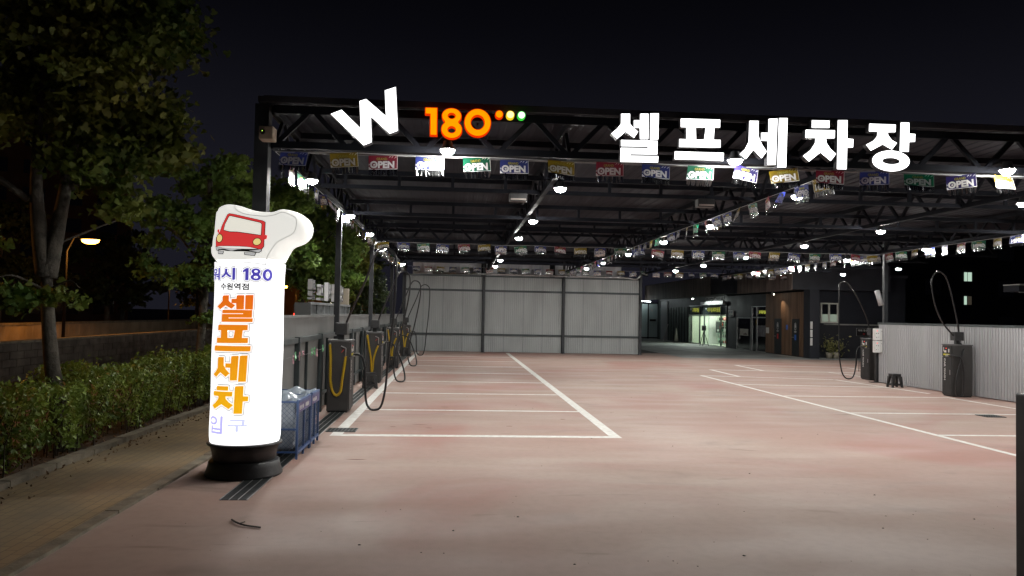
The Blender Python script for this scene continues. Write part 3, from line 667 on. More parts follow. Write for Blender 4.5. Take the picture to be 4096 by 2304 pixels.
# grey wall-mounted cylinder on the right column
t = thing("tube_heater", "slim grey tilted cylinder fixed on the right hand column", "tube lamp", (14.72, 25.26, 2.92))
mb = MB(); mb.tube([(-.12, 0, .26), (.04, 0, -.25)], .085, 20); mb.obj("shade", M("grey_tube", (.42, .42, .43), .5, var=.1, vs=6), t, True)
mb = MB(); mb.bar((.02, .02, .15), (.15, .1, .16), .02); mb.bar((.05, .02, -.18), (.15, .1, -.17), .02); mb.obj("bracket", black, t)

# clothes pegs on a line
mb = MB(); mb.tube([(-2.70, 12.4, 1.32), (-2.70, 14, 1.30), (-2.70, 16, 1.325)], .002, 4)
tag(mb.obj("peg_line", string_m), "thin line strung along the grey fence for the clothes pegs", "line")
pg = M("peg_green", (.20, .52, .26), .4); pp = M("peg_pink", (.60, .33, .38), .4)
def peg(y, z, c, a, label):
    t = thing("clothes_peg", label, "clothes peg", (-2.70, y, z), 0, "clothes pegs on the fence line"); t.rotation_euler = (a, 0, R(20))
    m = pg if c == "green" else pp
    for s in (-1, 1): mb = MB(); mb.bar((0, s*.045, -.075), (0, -s*.008, .01), .02, .014); mb.bar((0, -s*.008, .01), (0, -s*.03, .055), .018, .012); mb.obj("jaw", m, t)
    mb = MB(); mb.tube([(-.012, 0, .0), (.012, 0, .0)], .009, 6); mb.obj("spring", alu, t)
for i, (y, z, c, a) in enumerate(((12.92, 1.28, "pink", .2), (13.08, 1.33, "green", -.4), (13.42, 1.31, "pink", .6), (13.75, 1.33, "pink", 1.4), (14.55, 1.32, "green", -.5), (14.82, 1.33, "green", .3), (15.08, 1.28, "pink", .1), (15.74, 1.34, "green", -.3))):
    peg(y, z, c, a, f"{c} clothes peg on the fence line, {ORD[i]} counted from the blue bins")

# ------------------------------------------------------------------ inflatable light column
CX, CY_, RB = -2.655, 9.95, .435
t = thing("inflatable_light_column", "tall glowing white inflatable column with orange Korean lettering in a black tub", "inflatable sign", (CX, CY_, 0))
mb = MB(); mb.lathe([(.0, .0), (.465, .0), (.475, .01), (.47, .03), (.44, .12), (.43, .175), (.415, .19), (.35, .20)], n=48); mb.obj("base_skirt", plastic_b, t, True)
mb = MB(); mb.lathe([(.35, .14), (.378, .155), (.40, .30), (.425, .385), (.455, .39), (.462, .405), (.45, .42), (.43, .425), (.42, .40)], n=48); mb.obj("tub", plastic_b, t, True)
body_m = M("lit_fabric", (.8, .8, .8), .6, emit=(1, 1, 1), es=1.3)
head_m = M("lit_fabric_head", (.8, .8, .76), .6, emit=(1, .985, .92), es=.76, bump=.15, bs=6)
mb = MB(); prof = [(.40, .40), (.425, .43), (.433, .5)]+[(RB+.004*math.sin(z*5)-.004*(z-.5), z) for z in np.linspace(.6, 2.55, 20)]+[(.432, 2.62), (.435, 2.685)]
mb.lathe(prof, n=56); mb.obj("body", body_m, t, True)
# head: cushion grown from its outline
out = spline([(-.395,2.69),(-.48,2.77),(-.50,2.86),(-.465,2.98),(-.45,3.18),(-.425,3.36),(-.335,3.44),(-.165,3.43),(.045,3.37),(.245,3.36),(.375,3.40),(.525,3.38),(.665,3.32),(.765,3.22),(.78,3.09),(.70,2.97),(.555,2.90),(.50,2.82),(.44,2.70)], 5)
out = [(p[0], p[1]) for p in out]
def seg_d(p, poly):
    d = 9
    for i in range(len(poly)):
        a = Vector(poly[i]); b = Vector(poly[(i+1) % len(poly)]); ab = b-a; tt = max(0, min(1, (Vector(p)-a).dot(ab)/max(1e-9, ab.length_squared))); d = min(d, (a+ab*tt-Vector(p)).length)
    return d
def inside(p, poly):
    c = False; j = len(poly)-1
    for i in range(len(poly)):
        (xi, yi), (xj, yj) = poly[i], poly[j]
        if (yi > p[1]) != (yj > p[1]) and p[0] < (xj-xi)*(p[1]-yi)/(yj-yi)+xi: c = not c
        j = i
    return c
def depth(x, z):
    d = min(.17, seg_d((x, z), hfull)) if inside((x, z), hfull) else 0
    pil = (.27-.05*max(0, z-2.9))*math.sqrt(max(0, 1-(1-d/.17)**2)); t_ = max(0, min(1, (z-2.69)/.32)); t_ = t_*t_*(3-2*t_)
    return math.sqrt(max(0, .437**2-x*x))*(1-t_)*(1 if d > 0 else 0)+pil*t_
hfull = [(-.435, 2.45)]+out+[(.435, 2.45)]     # the cushion runs on into the body below its seam
def tess(poly, step):
    pts = [Vector(p) for p in poly]; n = len(pts); xs = [p[0] for p in poly]; zs = [p[1] for p in poly]
    x = min(xs)+step/2; row = 0
    while x < max(xs):
        z = min(zs)+step*(.5 if row % 2 else .25)
        while z < max(zs):
            if inside((x, z), poly) and seg_d((x, z), poly) > step*.35: pts.append(Vector((x, z)))
            z += step
        x += step; row += 1
    v, e, f, *_ = geometry.delaunay_2d_cdt(pts, [(i, (i+1) % n) for i in range(n)], [], 1, 1e-5); return v, f
v, f = tess(out, .035); mb = MB(); on = {}
for s in (-1, 1):
    k = len(mb.v)
    for p in v: mb.v.append((p[0], s*depth(p[0], p[1]), p[1]))
    for q in f: mb.face(*[k+i for i in (q if s < 0 else q[::-1])])
for i in range(len(mb.v)):                     # turn to face the street side a little
    x, y, z = mb.v[i]; mb.v[i] = (x, y, z)
me = mb.mesh("head"); bm = bmesh.new(); bm.from_mesh(me); bmesh.ops.remove_doubles(bm, verts=bm.verts[:], dist=.0015); bm.to_mesh(me); bm.free()
me.materials.append(head_m); me.polygons.foreach_set("use_smooth", [True]*len(me.polygons)); hd = link("head", me, t)
def decal(poly, mat, off, name, holes=()):
    v, f = tess(poly, .03); mb = MB()
    for p in v: mb.v.append((p[0], -depth(p[0], p[1])-off, p[1]))
    for q in f: mb.face(*q)
    return mb, mat
def front_pt(x, y):       # zoom pixel of the printed panel -> metres on the front of the cushion, .25 m nearer than its outline
    X = (x-601)/2.415*.003353+.008; Z = 2.69-(y-700)/2.415*.003353; k = (9.95-.25)/9.95
    return ((X+CX)*k-CX, 2.1+(Z-2.1)*k)
def P2(pts): return [front_pt(*p) for p in pts]
ink = M("print_ink_dark", (.02, .02, .022), .5, emit=(1, 1, 1), es=.0); pred = M("print_red", (.55, .03, .04), .5, emit=(.8, .05, .05), es=.75)
pglass = M("print_cream", (.8, .8, .72), .5, emit=(1, .97, .85), es=.75); pgrey = M("print_grey", (.5, .5, .5), .5, emit=(.7, .7, .7), es=.6); pyel = M("print_lamp", (.8, .6, .15), .5, emit=(1, .8, .3), es=.75)
body_o = [(275,470),(290,440),(310,415),(330,350),(370,255),(385,242),(420,245),(690,300),(715,315),(715,430),(712,480),(718,540),(700,572),(280,552),(276,510)]
mb1 = MB(); specs = []
def merge(a, b, mi):
    k = len(a.v); a.v += b.v; a.m = mi
    for q in b.f: a.face(*[k+i for i in q])
grow = lambda poly, s: [((x-sum(p[0] for p in poly)/len(poly))*s+sum(p[0] for p in poly)/len(poly), (y-sum(p[1] for p in poly)/len(poly))*s+sum(p[1] for p in poly)/len(poly)) for x, y in poly]
for poly, mi, off in ((grow(body_o, 1.025), 0, .003), (body_o, 1, .006), ([(342,400),(352,340),(385,265),(400,260),(670,315),(690,330),(688,440),(560,425),(470,415),(400,415)], 0, .008), ([(346,396),(356,343),(389,269),(402,266),(668,320),(685,333),(683,434),(560,419),(470,409),(400,409)], 2, .010),
        ([(272,550),(705,568),(712,590),(690,608),(440,598),(285,590)], 0, .011), ([(278,556),(700,573),(705,588),(686,602),(440,592),(290,585)], 3, .013),
        ([(300,592),(372,597),(366,628),(310,624)], 0, .010), ([(560,605),(668,608),(660,638),(570,632)], 0, .010), ([(305,596),(366,600),(360,622),(315,619)], 3, .012), ([(566,609),(662,611),(655,632),(575,627)], 3, .012),
        ([(310+32*math.cos(a), 475+42*math.sin(a)) for a in np.linspace(0, 6, 16)], 0, .012), ([(310+26*math.cos(a), 475+36*math.sin(a)) for a in np.linspace(0, 6, 16)], 4, .014),
        ([(655+40*math.cos(a), 500+38*math.sin(a)) for a in np.linspace(0, 6, 16)], 0, .012), ([(655+34*math.cos(a), 500+32*math.sin(a)) for a in np.linspace(0, 6, 16)], 4, .014),
        ([(715,430),(742,438),(738,470),(715,478)], 1, .009), ([(282,395),(304,390),(304,425),(286,422)], 1, .009)):
    b, _ = decal(P2(poly), None, off, ""); merge(mb1, b, mi)
mb1.obj("printed_car_picture", [ink, pred, pglass, pgrey, pyel], hd)
mb = MB()
for path in ([(400,150),(440,200),(520,238),(640,250),(720,252),(800,235),(860,208),(920,225),(990,265),(1000,340),(975,410),(900,455),(830,500),(790,560),(760,630),(745,712)], [(280,700),(400,696),(600,700),(745,714),(935,742)]):
    pts = [Vector((front_pt(x, y)[0], 0, front_pt(x, y)[1])) for x, y in path]
    mb.tube([Vector((p.x, -depth(p.x, p.z)-.002, p.z)) for p in spline(pts, 5)], .003, 5)
mb.obj("seam", M("seam_thread", (.25, .25, .25), .7), hd)
# lettering printed round the column
dv = Vector((-CX, -CY_, 0)).normalized(); rt = Vector((-dv.y, dv.x, 0))
def wrap(VFs, name, slots, parent):
    """VFs: list of (verts(angle deg, z), faces, material index, radius offset)"""
    mb = MB()
    for V, F, mi, off in VFs:
        bm = bmesh.new(); bv = [bm.verts.new((x, z, 0)) for x, z in V]
        for q in F:
            try: bm.faces.new([bv[i] for i in q])
            except ValueError: pass
        for a in np.arange(-90, 91, 4.0):
            bmesh.ops.bisect_plane(bm, geom=bm.verts[:]+bm.edges[:]+bm.faces[:], plane_co=(a, 0, 0), plane_no=(1, 0, 0))
        mb.m = mi; k = len(mb.v); bm.verts.index_update()
        for vv in bm.verts:
            th = R(vv.co.x); z = vv.co.y; rr = RB+.004*math.sin(z*5)-.004*(z-.5)+off+.003
            q = dv*math.cos(th)*rr+rt*math.sin(th)*rr; mb.v.append((q.x, q.y, z))
        for q in bm.faces: mb.face(*[k+w.index for w in q.verts])
        bm.free()
    return mb.obj(name, slots, parent)
def grad(name):
    m = bpy.data.materials.new(name); m.use_nodes = True; tt = m.node_tree; b = tt.nodes["Principled BSDF"]
    g = tt.nodes.new("ShaderNodeNewGeometry"); sx = tt.nodes.new("ShaderNodeSeparateXYZ"); mr = tt.nodes.new("ShaderNodeMapRange"); mr.inputs[1].default_value = .9; mr.inputs[2].default_value = 2.25
    mx = tt.nodes.new("ShaderNodeMix"); mx.data_type = 'RGBA'; mx.inputs[6].default_value = (1, .50, .01, 1); mx.inputs[7].default_value = (.88, .16, .01, 1)
    L = tt.links.new; L(g.outputs["Position"], sx.inputs[0]); L(sx.outputs[2], mr.inputs[0]); L(mr.outputs[0], mx.inputs[0]); L(mx.outputs[2], b.inputs["Base Color"]); L(mx.outputs[2], b.inputs["Emission Color"])
    b.inputs["Emission Strength"].default_value = .85; return m
og = grad("print_orange_to_yellow"); pw = M("print_white", (.8, .8, .8), .6, emit=(1, 1, 1), es=1.0); pk = M("print_outline_grey", (.12, .12, .13), .6, emit=(1, 1, 1), es=.10); pblk = M("print_black", (.02, .02, .02), .6)
pb = M("print_blue", (.08, .07, .45), .6, emit=(.10, .08, .55), es=.7); pfb = M("print_faint_blue", (.4, .38, .7), .6, emit=(.52, .50, .95), es=1.0); pfb2 = M("print_fainter_blue", (.6, .6, .8), .6, emit=(.66, .70, .98), es=.95)
def sign_text(src, a0, a1, z0, z1, fill, halo=(), off=0):
    """fill = (material, radius offset); halo = (half width m, material, radius offset) bands drawn round the outline"""
    base = curve_mesh(extrude=0, offset=off, **src); xs = [p[0] for p in base[0]]; ys = [p[1] for p in base[0]]; x0, x1, y0, y1 = min(xs), max(xs), min(ys), max(ys)
    V = [(a0+(p[0]-x0)/(x1-x0)*(a1-a0), z0+(p[1]-y0)/(y1-y0)*(z1-z0)) for p in base[0]]; out = [(V, base[1], fill[0], fill[1])]
    cnt = {}
    for q in base[1]:
        for a, b in zip(q, q[1:]+q[:1]): k = (min(a, b), max(a, b)); cnt[k] = cnt.get(k, 0)+1
    E_ = [k for k, c in cnt.items() if c == 1]; m = R(1)*RB
    for w, mi, o in halo:
        vv, ff = [], []; lay = 0; groups = [([], []), ([], []), ([], [])]
        for n_, (a, b) in enumerate(E_):
            A = Vector((V[a][0]*m, V[a][1])); B = Vector((V[b][0]*m, V[b][1]))
            if (B-A).length < 1e-6: continue
            d = (B-A).normalized(); nn = Vector((-d.y, d.x))*w; vv, ff = groups[n_ % 2]
            k = len(vv); vv += [((p.x)/m, p.y) for p in (A-nn, B-nn, B+nn, A+nn)]; ff.append((k, k+1, k+2, k+3))
            vv, ff = groups[2]; k = len(vv); vv += [((A.x+w*math.cos(t_*math.pi/4))/m, A.y+w*math.sin(t_*math.pi/4)) for t_ in range(8)]; ff.append(tuple(range(k, k+8)))
        for g_, (vv, ff) in enumerate(groups): out.append((vv, ff, mi, o+.0003*g_))
    return out
big = []
for L, a0, a1, z0, z1 in ((SEL, -60, 6, 1.935, 2.275), (PEU, -62, 4, 1.575, 1.905), (SE, -64, 0, 1.205, 1.53), (CHA, -65, 3, .815, 1.155)):
    big += sign_text(dict(loops=L), a0, a1, z0, z1, (0, .006), ((.023, 1, .001), (.016, 2, .003)))
wrap(big, "lettering", [og, pk, pw], t)
D180 = [[(0, .80), (.22, 1.0), (.36, 1.0), (.36, 0), (.16, 0), (.16, .72), (0, .62)], ring(.80, .27, .32, .27, 24), ring(.80, .27, .13, .11, 20), ring(.80, .75, .28, .25, 24), ring(.80, .75, .11, .095, 20), ring(1.56, .5, .34, .5, 28), ring(1.56, .5, .14, .29, 24)]
D180[1] = [(.80+.32*math.cos(a), .27+.27*math.sin(a)) for a in [R(130)+R(280)*i/20 for i in range(21)]]+[(.80+.28*math.cos(a), .75+.25*math.sin(a)) for a in [R(-42)+R(264)*i/20 for i in range(21)]]; D180.pop(3)
H_ = ((.019, 1, .001), (.0125, 2, .003))
wrap(sign_text(dict(text="더워시"), -112, -24, 2.455, 2.605, (0, .005), H_, .03)+sign_text(dict(loops=D180), -12, 37, 2.455, 2.605, (0, .005), H_), "lettering", [pb, pk, pw], t)
wrap(sign_text(dict(text="수원역점"), -52, -2, 2.335, 2.415, (0, .003), ((.003, 0, .002),)), "lettering", [pblk], t)
wrap(sign_text(dict(text="입"), -70, -38, .565, .775, (0, .003), ((.006, 0, .002),))+sign_text(dict(text="구"), -28, 2, .60, .74, (1, .003), ((.006, 1, .002),)), "lettering", [pfb, pfb2], t)

# ------------------------------------------------------------------ blue wire bins with bags
blue = M("blue_frame_paint", (.045, .10, .25), .45, var=.3, vs=6); wire = M("bin_wire", (.10, .13, .2), .5, .3)
bag_m = M("clear_plastic_bag", (.42, .48, .54), .16, var=.35, vs=5, trans=.25, bump=.5, bs=7)
def wbin(y0, y1, label, txts, slack):
    t = thing("wire_bin", label, "bin", (-2.48, y0, 0), 0, "blue wire bins beside the light column"); d = y1-y0; a, b = -.30, .29; H = .82
    def bars(L, nm, w=.03):
        mb = MB()
        for p, q in L: mb.bar(p, q, w)
        return mb.obj(nm, blue, t)
    for x, y in ((a, .015), (b, .015), (a, d-.015), (b, d-.015)): bars([((x, y, 0), (x, y, H))], "leg")
    ymid = d*.5; bars([((b, ymid, 0), (b, ymid, H-.16))], "leg")
    for z in (.10, .42, H-.016):
        for yy_ in (.016, d-.016): bars([((a+.015, yy_, z), (b-.015, yy_, z))], "rail", .026)
    for xx_, z, w_ in ((a, H-.015, .026), (a, .1, .026), (b, .1, .04), (b, H-.013, .04)): bars([((xx_, .03, z), (xx_, d-.03, z))], "rail", w_)
    mb = MB(); mb.box(b-.006, .03, H-.17, b+.014, d-.03, H-.035); pn = mb.obj("label_panel", M("bin_label_paint", (.10, .085, .20), .5, var=.2, vs=6), t)
    for s, q0, q1 in txts: wall_text("lettering", s, white_pl, pn, (b+.014, q0*d, H-.135), (0, 1, 0), (q1-q0)*d, .06, .002, .02, .0015)
    mb = MB()
    def mesh_face(p0, ud, w, z0, z1, s=.07):
        ud = Vector(ud); h = z1-z0; u = -h
        while u < w:
            for sg in (1, -1):
                ua, ub = (u, u+h) if sg > 0 else (u+h, u)
                za, zb = z0, z1
                pa, pb_ = [ua, za], [ub, zb]
                def clip(p, q):
                    if p[0] < 0: k = (0-p[0])/(q[0]-p[0]); p = [0, p[1]+(q[1]-p[1])*k]
                    if p[0] > w: k = (w-p[0])/(q[0]-p[0]); p = [w, p[1]+(q[1]-p[1])*k]
                    return p
                A = clip(pa, pb_); B = clip(pb_, pa)
                if abs(A[0]-B[0]) > .01: mb.bar(Vector(p0)+ud*A[0]+Vector((0, 0, A[1])), Vector(p0)+ud*B[0]+Vector((0, 0, B[1])), .004)
            u += s
    mesh_face((a, .018, 0), (1, 0, 0), b-a, .11, .42); mesh_face((a, .018, 0), (1, 0, 0), b-a, .42, .80); mesh_face((b-.004, 0, 0), (0, 1, 0), d, .11, .64); mesh_face((a, d-.018, 0), (1, 0, 0), b-a, .11, .80)
    mb.obj("wire_mesh", wire, t)
    bm = bmesh.new(); bmesh.ops.create_cube(bm, size=1); bmesh.ops.subdivide_edges(bm, edges=bm.edges[:], cuts=9, use_grid_fill=True)
    for v in bm.verts:
        c = v.co; q = Vector((c.x*(b-a-.07), c.y*(d-.09), (c.z+.5)*(H+.02-.13)+.125))
        q += Vector((random.uniform(-1, 1), random.uniform(-1, 1), random.uniform(-1, 1)))*.009; low = max(0, .5-(c.z+.5))
        q.x *= 1-slack*low; q.y *= 1-slack*low
        if c.z > .49: q.z += .035*math.sin(c.x*9+c.y*5)-(.5-max(abs(c.x), abs(c.y)))*.45
        v.co = q
    m = MB(); m.bm(bm); o = m.obj("plastic_bag", bag_m, None, True); o.location = (-2.485, y0+d/2, 0)
    return o
tag(wbin(10.86, 11.79, "nearer blue wire bin standing right beside the light column", (("캔 병 류", .08, .38), ("재활용", .52, .80)), .35), "crumpled clear bag filling the nearer blue wire bin", "plastic bag", "plastic bags in the wire bins")
tag(wbin(11.83, 12.5, "farther blue wire bin, behind the first one along the fence", (("비닐류", .15, .6),), .2), "crumpled clear bag hanging in the farther blue wire bin", "plastic bag", "plastic bags in the wire bins")

# twig and leaf specks
mb = MB(); mb.tube(spline([(-2.17, 7.74, .012), (-2.08, 7.60, .02), (-1.98, 7.53, .013), (-1.82, 7.46, .012)], 5), .009, 5); mb.tube([(-2.05, 7.58, .018), (-2.02, 7.66, .012)], .005, 4)
tag(mb.obj("fallen_twig", M("twig_bark", (.02, .015, .012), .8)), "thin dark curved twig lying on the red floor", "twig")
mb = MB()
for i in range(150):
    x = random.uniform(-3, 7); y = random.uniform(4.6, 20) if i % 2 else random.uniform(4.6, 9); s = random.choice((.003, .004, .006, .008, .014)); a = random.uniform(0, 6.3)
    k = len(mb.v); n = 5
    for j in range(n): b_ = a+2*math.pi*j/n; q = s*random.uniform(.6, 1.3)*(1.6 if j == 0 else 1); mb.v.append((x+q*math.cos(b_), y+q*math.sin(b_), .0025))
    mb.v.append((x, y, .003+s*.5))
    for j in range(n): mb.face(k+j, k+(j+1) % n, k+n)
tag(mb.obj("grit", M("grit_dark", (.03, .022, .018), .9)), "dark specks of grit and leaf bits scattered over the red floor", "grit", None, "stuff")
mb = MB()
for (px, py, l) in ((-.62, 14.3, .3), (-.45, 13.9, .16), (1.05, 14.2, .14), (-1.1, 14.0, .12), (2.2, 15.2, .12), (-.2, 17, .2), (-1.35, 10.9, .32)):
    k = len(mb.v); n = 8
    for j in range(n): a = 2*math.pi*j/n; mb.v.append((px+l*.5*math.cos(a)*random.uniform(.7, 1.1), py+.035*math.sin(a)*random.uniform(.6, 1.2), .0022))
    mb.face(*range(k, k+n))
tag(mb.obj("floor_chips", M("chip_brown", (.14, .055, .035), .8)), "brown chips where the red floor coating has flaked off", "floor chip", None, "stuff")
#SPLIT2
# ------------------------------------------------------------------ trees and hedge
def leaf_mesh(name, cen, size, mat, droop=.25, star=True):
    n = len(cen); cen = np.asarray(cen)
    if star:
        ang = np.array([-.5, .2, .75, 1.2, 1.57, 1.94, 2.39, 2.94, 3.64])*1.0; rad = np.array([.5, .75, .5, .85, 1.05, .85, .5, .75, .5])
        T = np.array([(0, 0, 0)]+[(r*math.cos(a), r*math.sin(a), -.12*r*r) for a, r in zip(ang, rad)]); k = len(T)
        FA = [(0, i, i+1) for i in range(1, k-1)]+[(0, k-1, 1)]
    else:
        T = np.array([(0, -.5, 0), (.28, 0, .08), (0, .6, -.03), (-.28, 0, .08)]); k = 4; FA = [(0, 1, 2), (0, 2, 3)]
    a = RNG.uniform(0, 2*np.pi, n); tl = RNG.normal(0, 1.25, (n, 2)); s = size*RNG.uniform(.6, 1.3, n)
    ca, sa = np.cos(a), np.sin(a)
    X = np.stack([ca, sa, np.zeros(n)], 1); Nn = np.stack([tl[:, 0], tl[:, 1], np.ones(n)], 1); Nn /= np.linalg.norm(Nn, axis=1)[:, None]
    X -= Nn*(X*Nn).sum(1)[:, None]; X /= np.linalg.norm(X, axis=1)[:, None]; Y = np.cross(Nn, X)
    V = cen[:, None, :]+s[:, None, None]*(T[None, :, 0, None]*X[:, None]+T[None, :, 1, None]*Y[:, None]+T[None, :, 2, None]*Nn[:, None])
    F = (np.array(FA)[None]+(np.arange(n)*k)[:, None, None]).reshape(-1, 3)
    me = bpy.data.meshes.new(name); me.vertices.add(n*k); me.vertices.foreach_set("co", V.reshape(-1).astype(np.float32))
    nf = len(F); me.loops.add(nf*3); me.loops.foreach_set("vertex_index", F.reshape(-1).astype(np.int32)); me.polygons.add(nf)
    me.polygons.foreach_set("loop_start", np.arange(0, nf*3, 3, dtype=np.int32)); me.update(calc_edges=True); me.validate(); me.materials.append(mat); return me
bark = M("bark_grey", (.10, .088, .07), .9, var=.5, vs=6, bump=.8, bs=22)
leafA = M("maple_leaf", (.19, .19, .03), .6, var=.3, vs=.9, trans=.3, col2=(.07, .14, .02))
leafB = M("plane_leaf", (.21, .31, .06), .6, var=.4, vs=1.4, trans=.35, col2=(.09, .17, .04))
leafC = M("dark_leaf", (.05, .075, .025), .65, var=.4, vs=1.2, trans=.2)
def tree(name, label, base, trunk, limbs, clumps, n, ls, mat, r0, group="street trees along the pavement", zsq=.55, star=True):
    t = thing(name, label, "tree", base, 0, group); mb = MB()
    P = spline(trunk, 6); mb.tube(P, [r0*(1-.5*i/(len(P)-1))*(1.35 if i == 0 else 1) for i in range(len(P))], 12)
    for L, r in limbs:
        Q = spline(L, 5); mb.tube(Q, [max(.008, r*(1-.85*i/(len(Q)-1))) for i in range(len(Q))], 8)
    mb.obj("trunk", bark, t, True); tot = sum(c[3]**2 for c in clumps); pts = []
    for cx, cyy, cz, r in clumps:
        m = int(n*r*r/tot); ns = max(3, int(m/38)); q = RNG.normal(0, 1, (ns, 3)); q /= np.linalg.norm(q, axis=1)[:, None]
        q *= (RNG.uniform(.25, 1, ns)**.5)[:, None]*r; q[:, 2] *= zsq        # sprays inside the clump
        w = np.repeat(q, 38, 0)+RNG.normal(0, 1, (ns*38, 3))*np.array([.20, .20, .08])*max(.6, r)
        w[:, 2] -= .22*np.abs(RNG.normal(0, 1, ns*38))*np.linalg.norm(w[:, :2], axis=1)*.5
        pts.append(w+np.array([cx, cyy, cz]))
    o = link("crown", leaf_mesh("crown", np.concatenate(pts), ls, mat, star=star), t); return t
tree("street_tree", "largest street tree with a forked grey trunk rising from the hedge on the left", (-5.62, 11.5, 0),
     [(0, 0, 0), (-.06, -.1, .6), (-.14, -.2, 1.3), (-.2, -.25, 2.1), (-.22, -.28, 2.65)],
     [([(-.22, -.28, 2.5), (-.32, -.3, 3.1), (-.40, -.3, 3.9), (-.44, -.2, 5), (-.4, -.1, 6.5)], .14), ([(-.2, -.28, 2.5), (-.12, -.22, 3.2), (-.04, -.1, 4.2), (.04, .1, 5.6), (.05, .1, 7)], .13),
      ([(.0, -.15, 3.8), (.5, .1, 4.4), (1.1, .3, 5.0)], .05), ([(.1, 0, 4.8), (.7, -.3, 5.6), (1.3, -.5, 6.1)], .05), ([(-.1, -.2, 3.0), (.4, .4, 3.4), (.8, .8, 3.6)], .02), ([(-.5, -.3, 3.6), (-1.2, -.6, 4.1), (-1.9, -.9, 4.0)], .05), ([(-.2, -.3, 2.3), (-.5, -.6, 2.5), (-.7, -.8, 2.4)], .025), ([(-.2, -.3, 2.3), (.15, -.4, 2.45), (.35, -.5, 2.35)], .02)],
     [(.6, .2, 5.2, .95), (.8, -.4, 6.2, 1.0), (.3, .5, 6.6, 1.1), (-.6, -.2, 6.2, 1.2), (-1.4, -.6, 4.9, 1.0), (-1.9, -.9, 3.9, .7), (.3, -.1, 4.2, .75), (.75, .5, 4.6, .7), (-1.1, .6, 5.4, 1.0), (1.0, .3, 4.5, .45), (-.35, -.7, 2.25, .36), (.12, -.55, 2.2, .28), (-1.1, -.8, 3.1, .45), (.6, -.2, 3.55, .42), (0, .1, 7.5, 1.3), (-1.2, -1.3, 5.7, .8), (.6, -.9, 5.5, .6)],
     23000, .082, leafA, .135)
tree("street_tree", "slim street tree with a thin pale trunk just left of the light column", (-5.52, 16.8, 0),
     [(0, 0, 0), (.02, 0, .9), (.05, .02, 1.9), (.1, .05, 2.9), (.12, .05, 4.2), (.1, 0, 5.2)],
     [([(.08, 0, 2.6), (.5, .2, 3.3), (.9, .4, 3.6)], .035), ([(.1, 0, 2.9), (-.5, -.2, 3.7), (-1.0, -.3, 4.0)], .035), ([(.1, 0, 3.3), (.6, -.3, 4.2), (1.0, -.4, 4.6)], .03), ([(.1, 0, 3.6), (-.6, .3, 4.7), (-.9, .4, 5.2)], .03), ([(.1, 0, 2.4), (-.4, -.4, 2.8), (-.8, -.5, 2.9)], .02)],
     [(.35, .0, 3.15, .5), (.85, .3, 3.5, .55), (-.15, -.4, 2.85, .48), (-.85, -.4, 3.0, .35), (.0, .2, 3.9, .7), (.7, -.3, 4.4, .6), (-.8, -.2, 4.2, .6), (-.4, .3, 5.0, .6), (.4, .1, 5.2, .55), (.4, -.4, 2.55, .3), (1.1, -.2, 3.0, .35), (-1.0, .2, 3.6, .35), (.15, -.1, 1.95, .14), (.3, -.1, 1.15, .12)],
     6500, .085, leafB, .10)
tree("street_tree", "bright green street tree behind the head of the light column", (-5.35, 26.6, 0),
     [(0, 0, 0), (.02, 0, 1.2), (.0, 0, 2.4), (.1, .05, 3.6), (.1, 0, 5)],
     [([(0, 0, 2.6), (.6, .1, 3.3), (1.2, 0, 3.7)], .05), ([(0, 0, 2.8), (-.7, 0, 3.6)], .05), ([(.05, 0, 3.4), (.7, -.2, 4.4), (1.3, -.3, 5)], .05)],
     [(.2, -.2, 3.1, .75), (.9, -.2, 3.5, .85), (1.5, -.1, 4.3, .85), (.2, 0, 4.4, 1.0), (1.0, .1, 5.3, .9), (-.6, 0, 3.8, .8), (-.3, .1, 5.4, .9), (.55, -.5, 2.75, .4), (1.6, -.2, 3.3, .45), (1.9, 0, 5.2, .6)],
     8500, .10, leafB, .14)
tree("street_tree", "dense dark street tree rising behind the third and fourth vacuum stations", (-4.6, 34.5, 0),
     [(0, 0, 0), (0, 0, 1.5), (.05, 0, 3), (.05, 0, 4.6)], [([(0, 0, 2), (.6, 0, 2.8), (1, 0, 3.2)], .05), ([(0, 0, 2.2), (-.6, 0, 3)], .05)],
     [(.2, 0, 2.4, .9), (.8, -.1, 3.0, .8), (.3, 0, 3.6, 1.0), (-.5, 0, 3.1, .9), (.6, 0, 4.3, .75), (0, 0, 4.9, .8), (-.7, 0, 4.4, .8), (1.15, 0, 2.3, .45)],
     9000, .085, leafC, .16, zsq=.9)
tree("street_tree", "shaded street tree between the slim tree and the lit green one", (-5.5, 21.5, 0),
     [(0, 0, 0), (.0, 0, 1.2), (-.05, 0, 2.4), (0, .05, 3.8), (.05, 0, 5.2)], [([(0, 0, 2.8), (.6, .1, 3.6), (1.0, 0, 4.2)], .05), ([(0, 0, 3), (-.7, 0, 3.9)], .05)],
     [(.5, 0, 4.0, .8), (-.4, 0, 4.2, .9), (.1, 0, 5.2, 1.0), (.9, 0, 5.2, .7), (-.8, 0, 5.4, .7), (1.1, .1, 3.5, .45)],
     5500, .09, leafB, .12)
tree("street_tree", "leafy street tree half hidden by the rear posts of the grey side fence", (-5.2, 30.5, 0),
     [(0, 0, 0), (0, 0, 1.3), (.05, 0, 2.6), (.05, 0, 4)], [([(0, 0, 2.2), (.5, 0, 2.9), (.9, 0, 3.1)], .05), ([(0, 0, 2.4), (-.5, 0, 3.2)], .05)],
     [(.7, -.2, 2.75, .55), (1.2, -.1, 3.3, .6), (.3, 0, 3.7, .8), (-.4, 0, 3.5, .8), (.9, 0, 4.4, .8), (.2, 0, 5.0, .8), (1.6, 0, 3.9, .4)],
     6000, .085, leafA, .14)
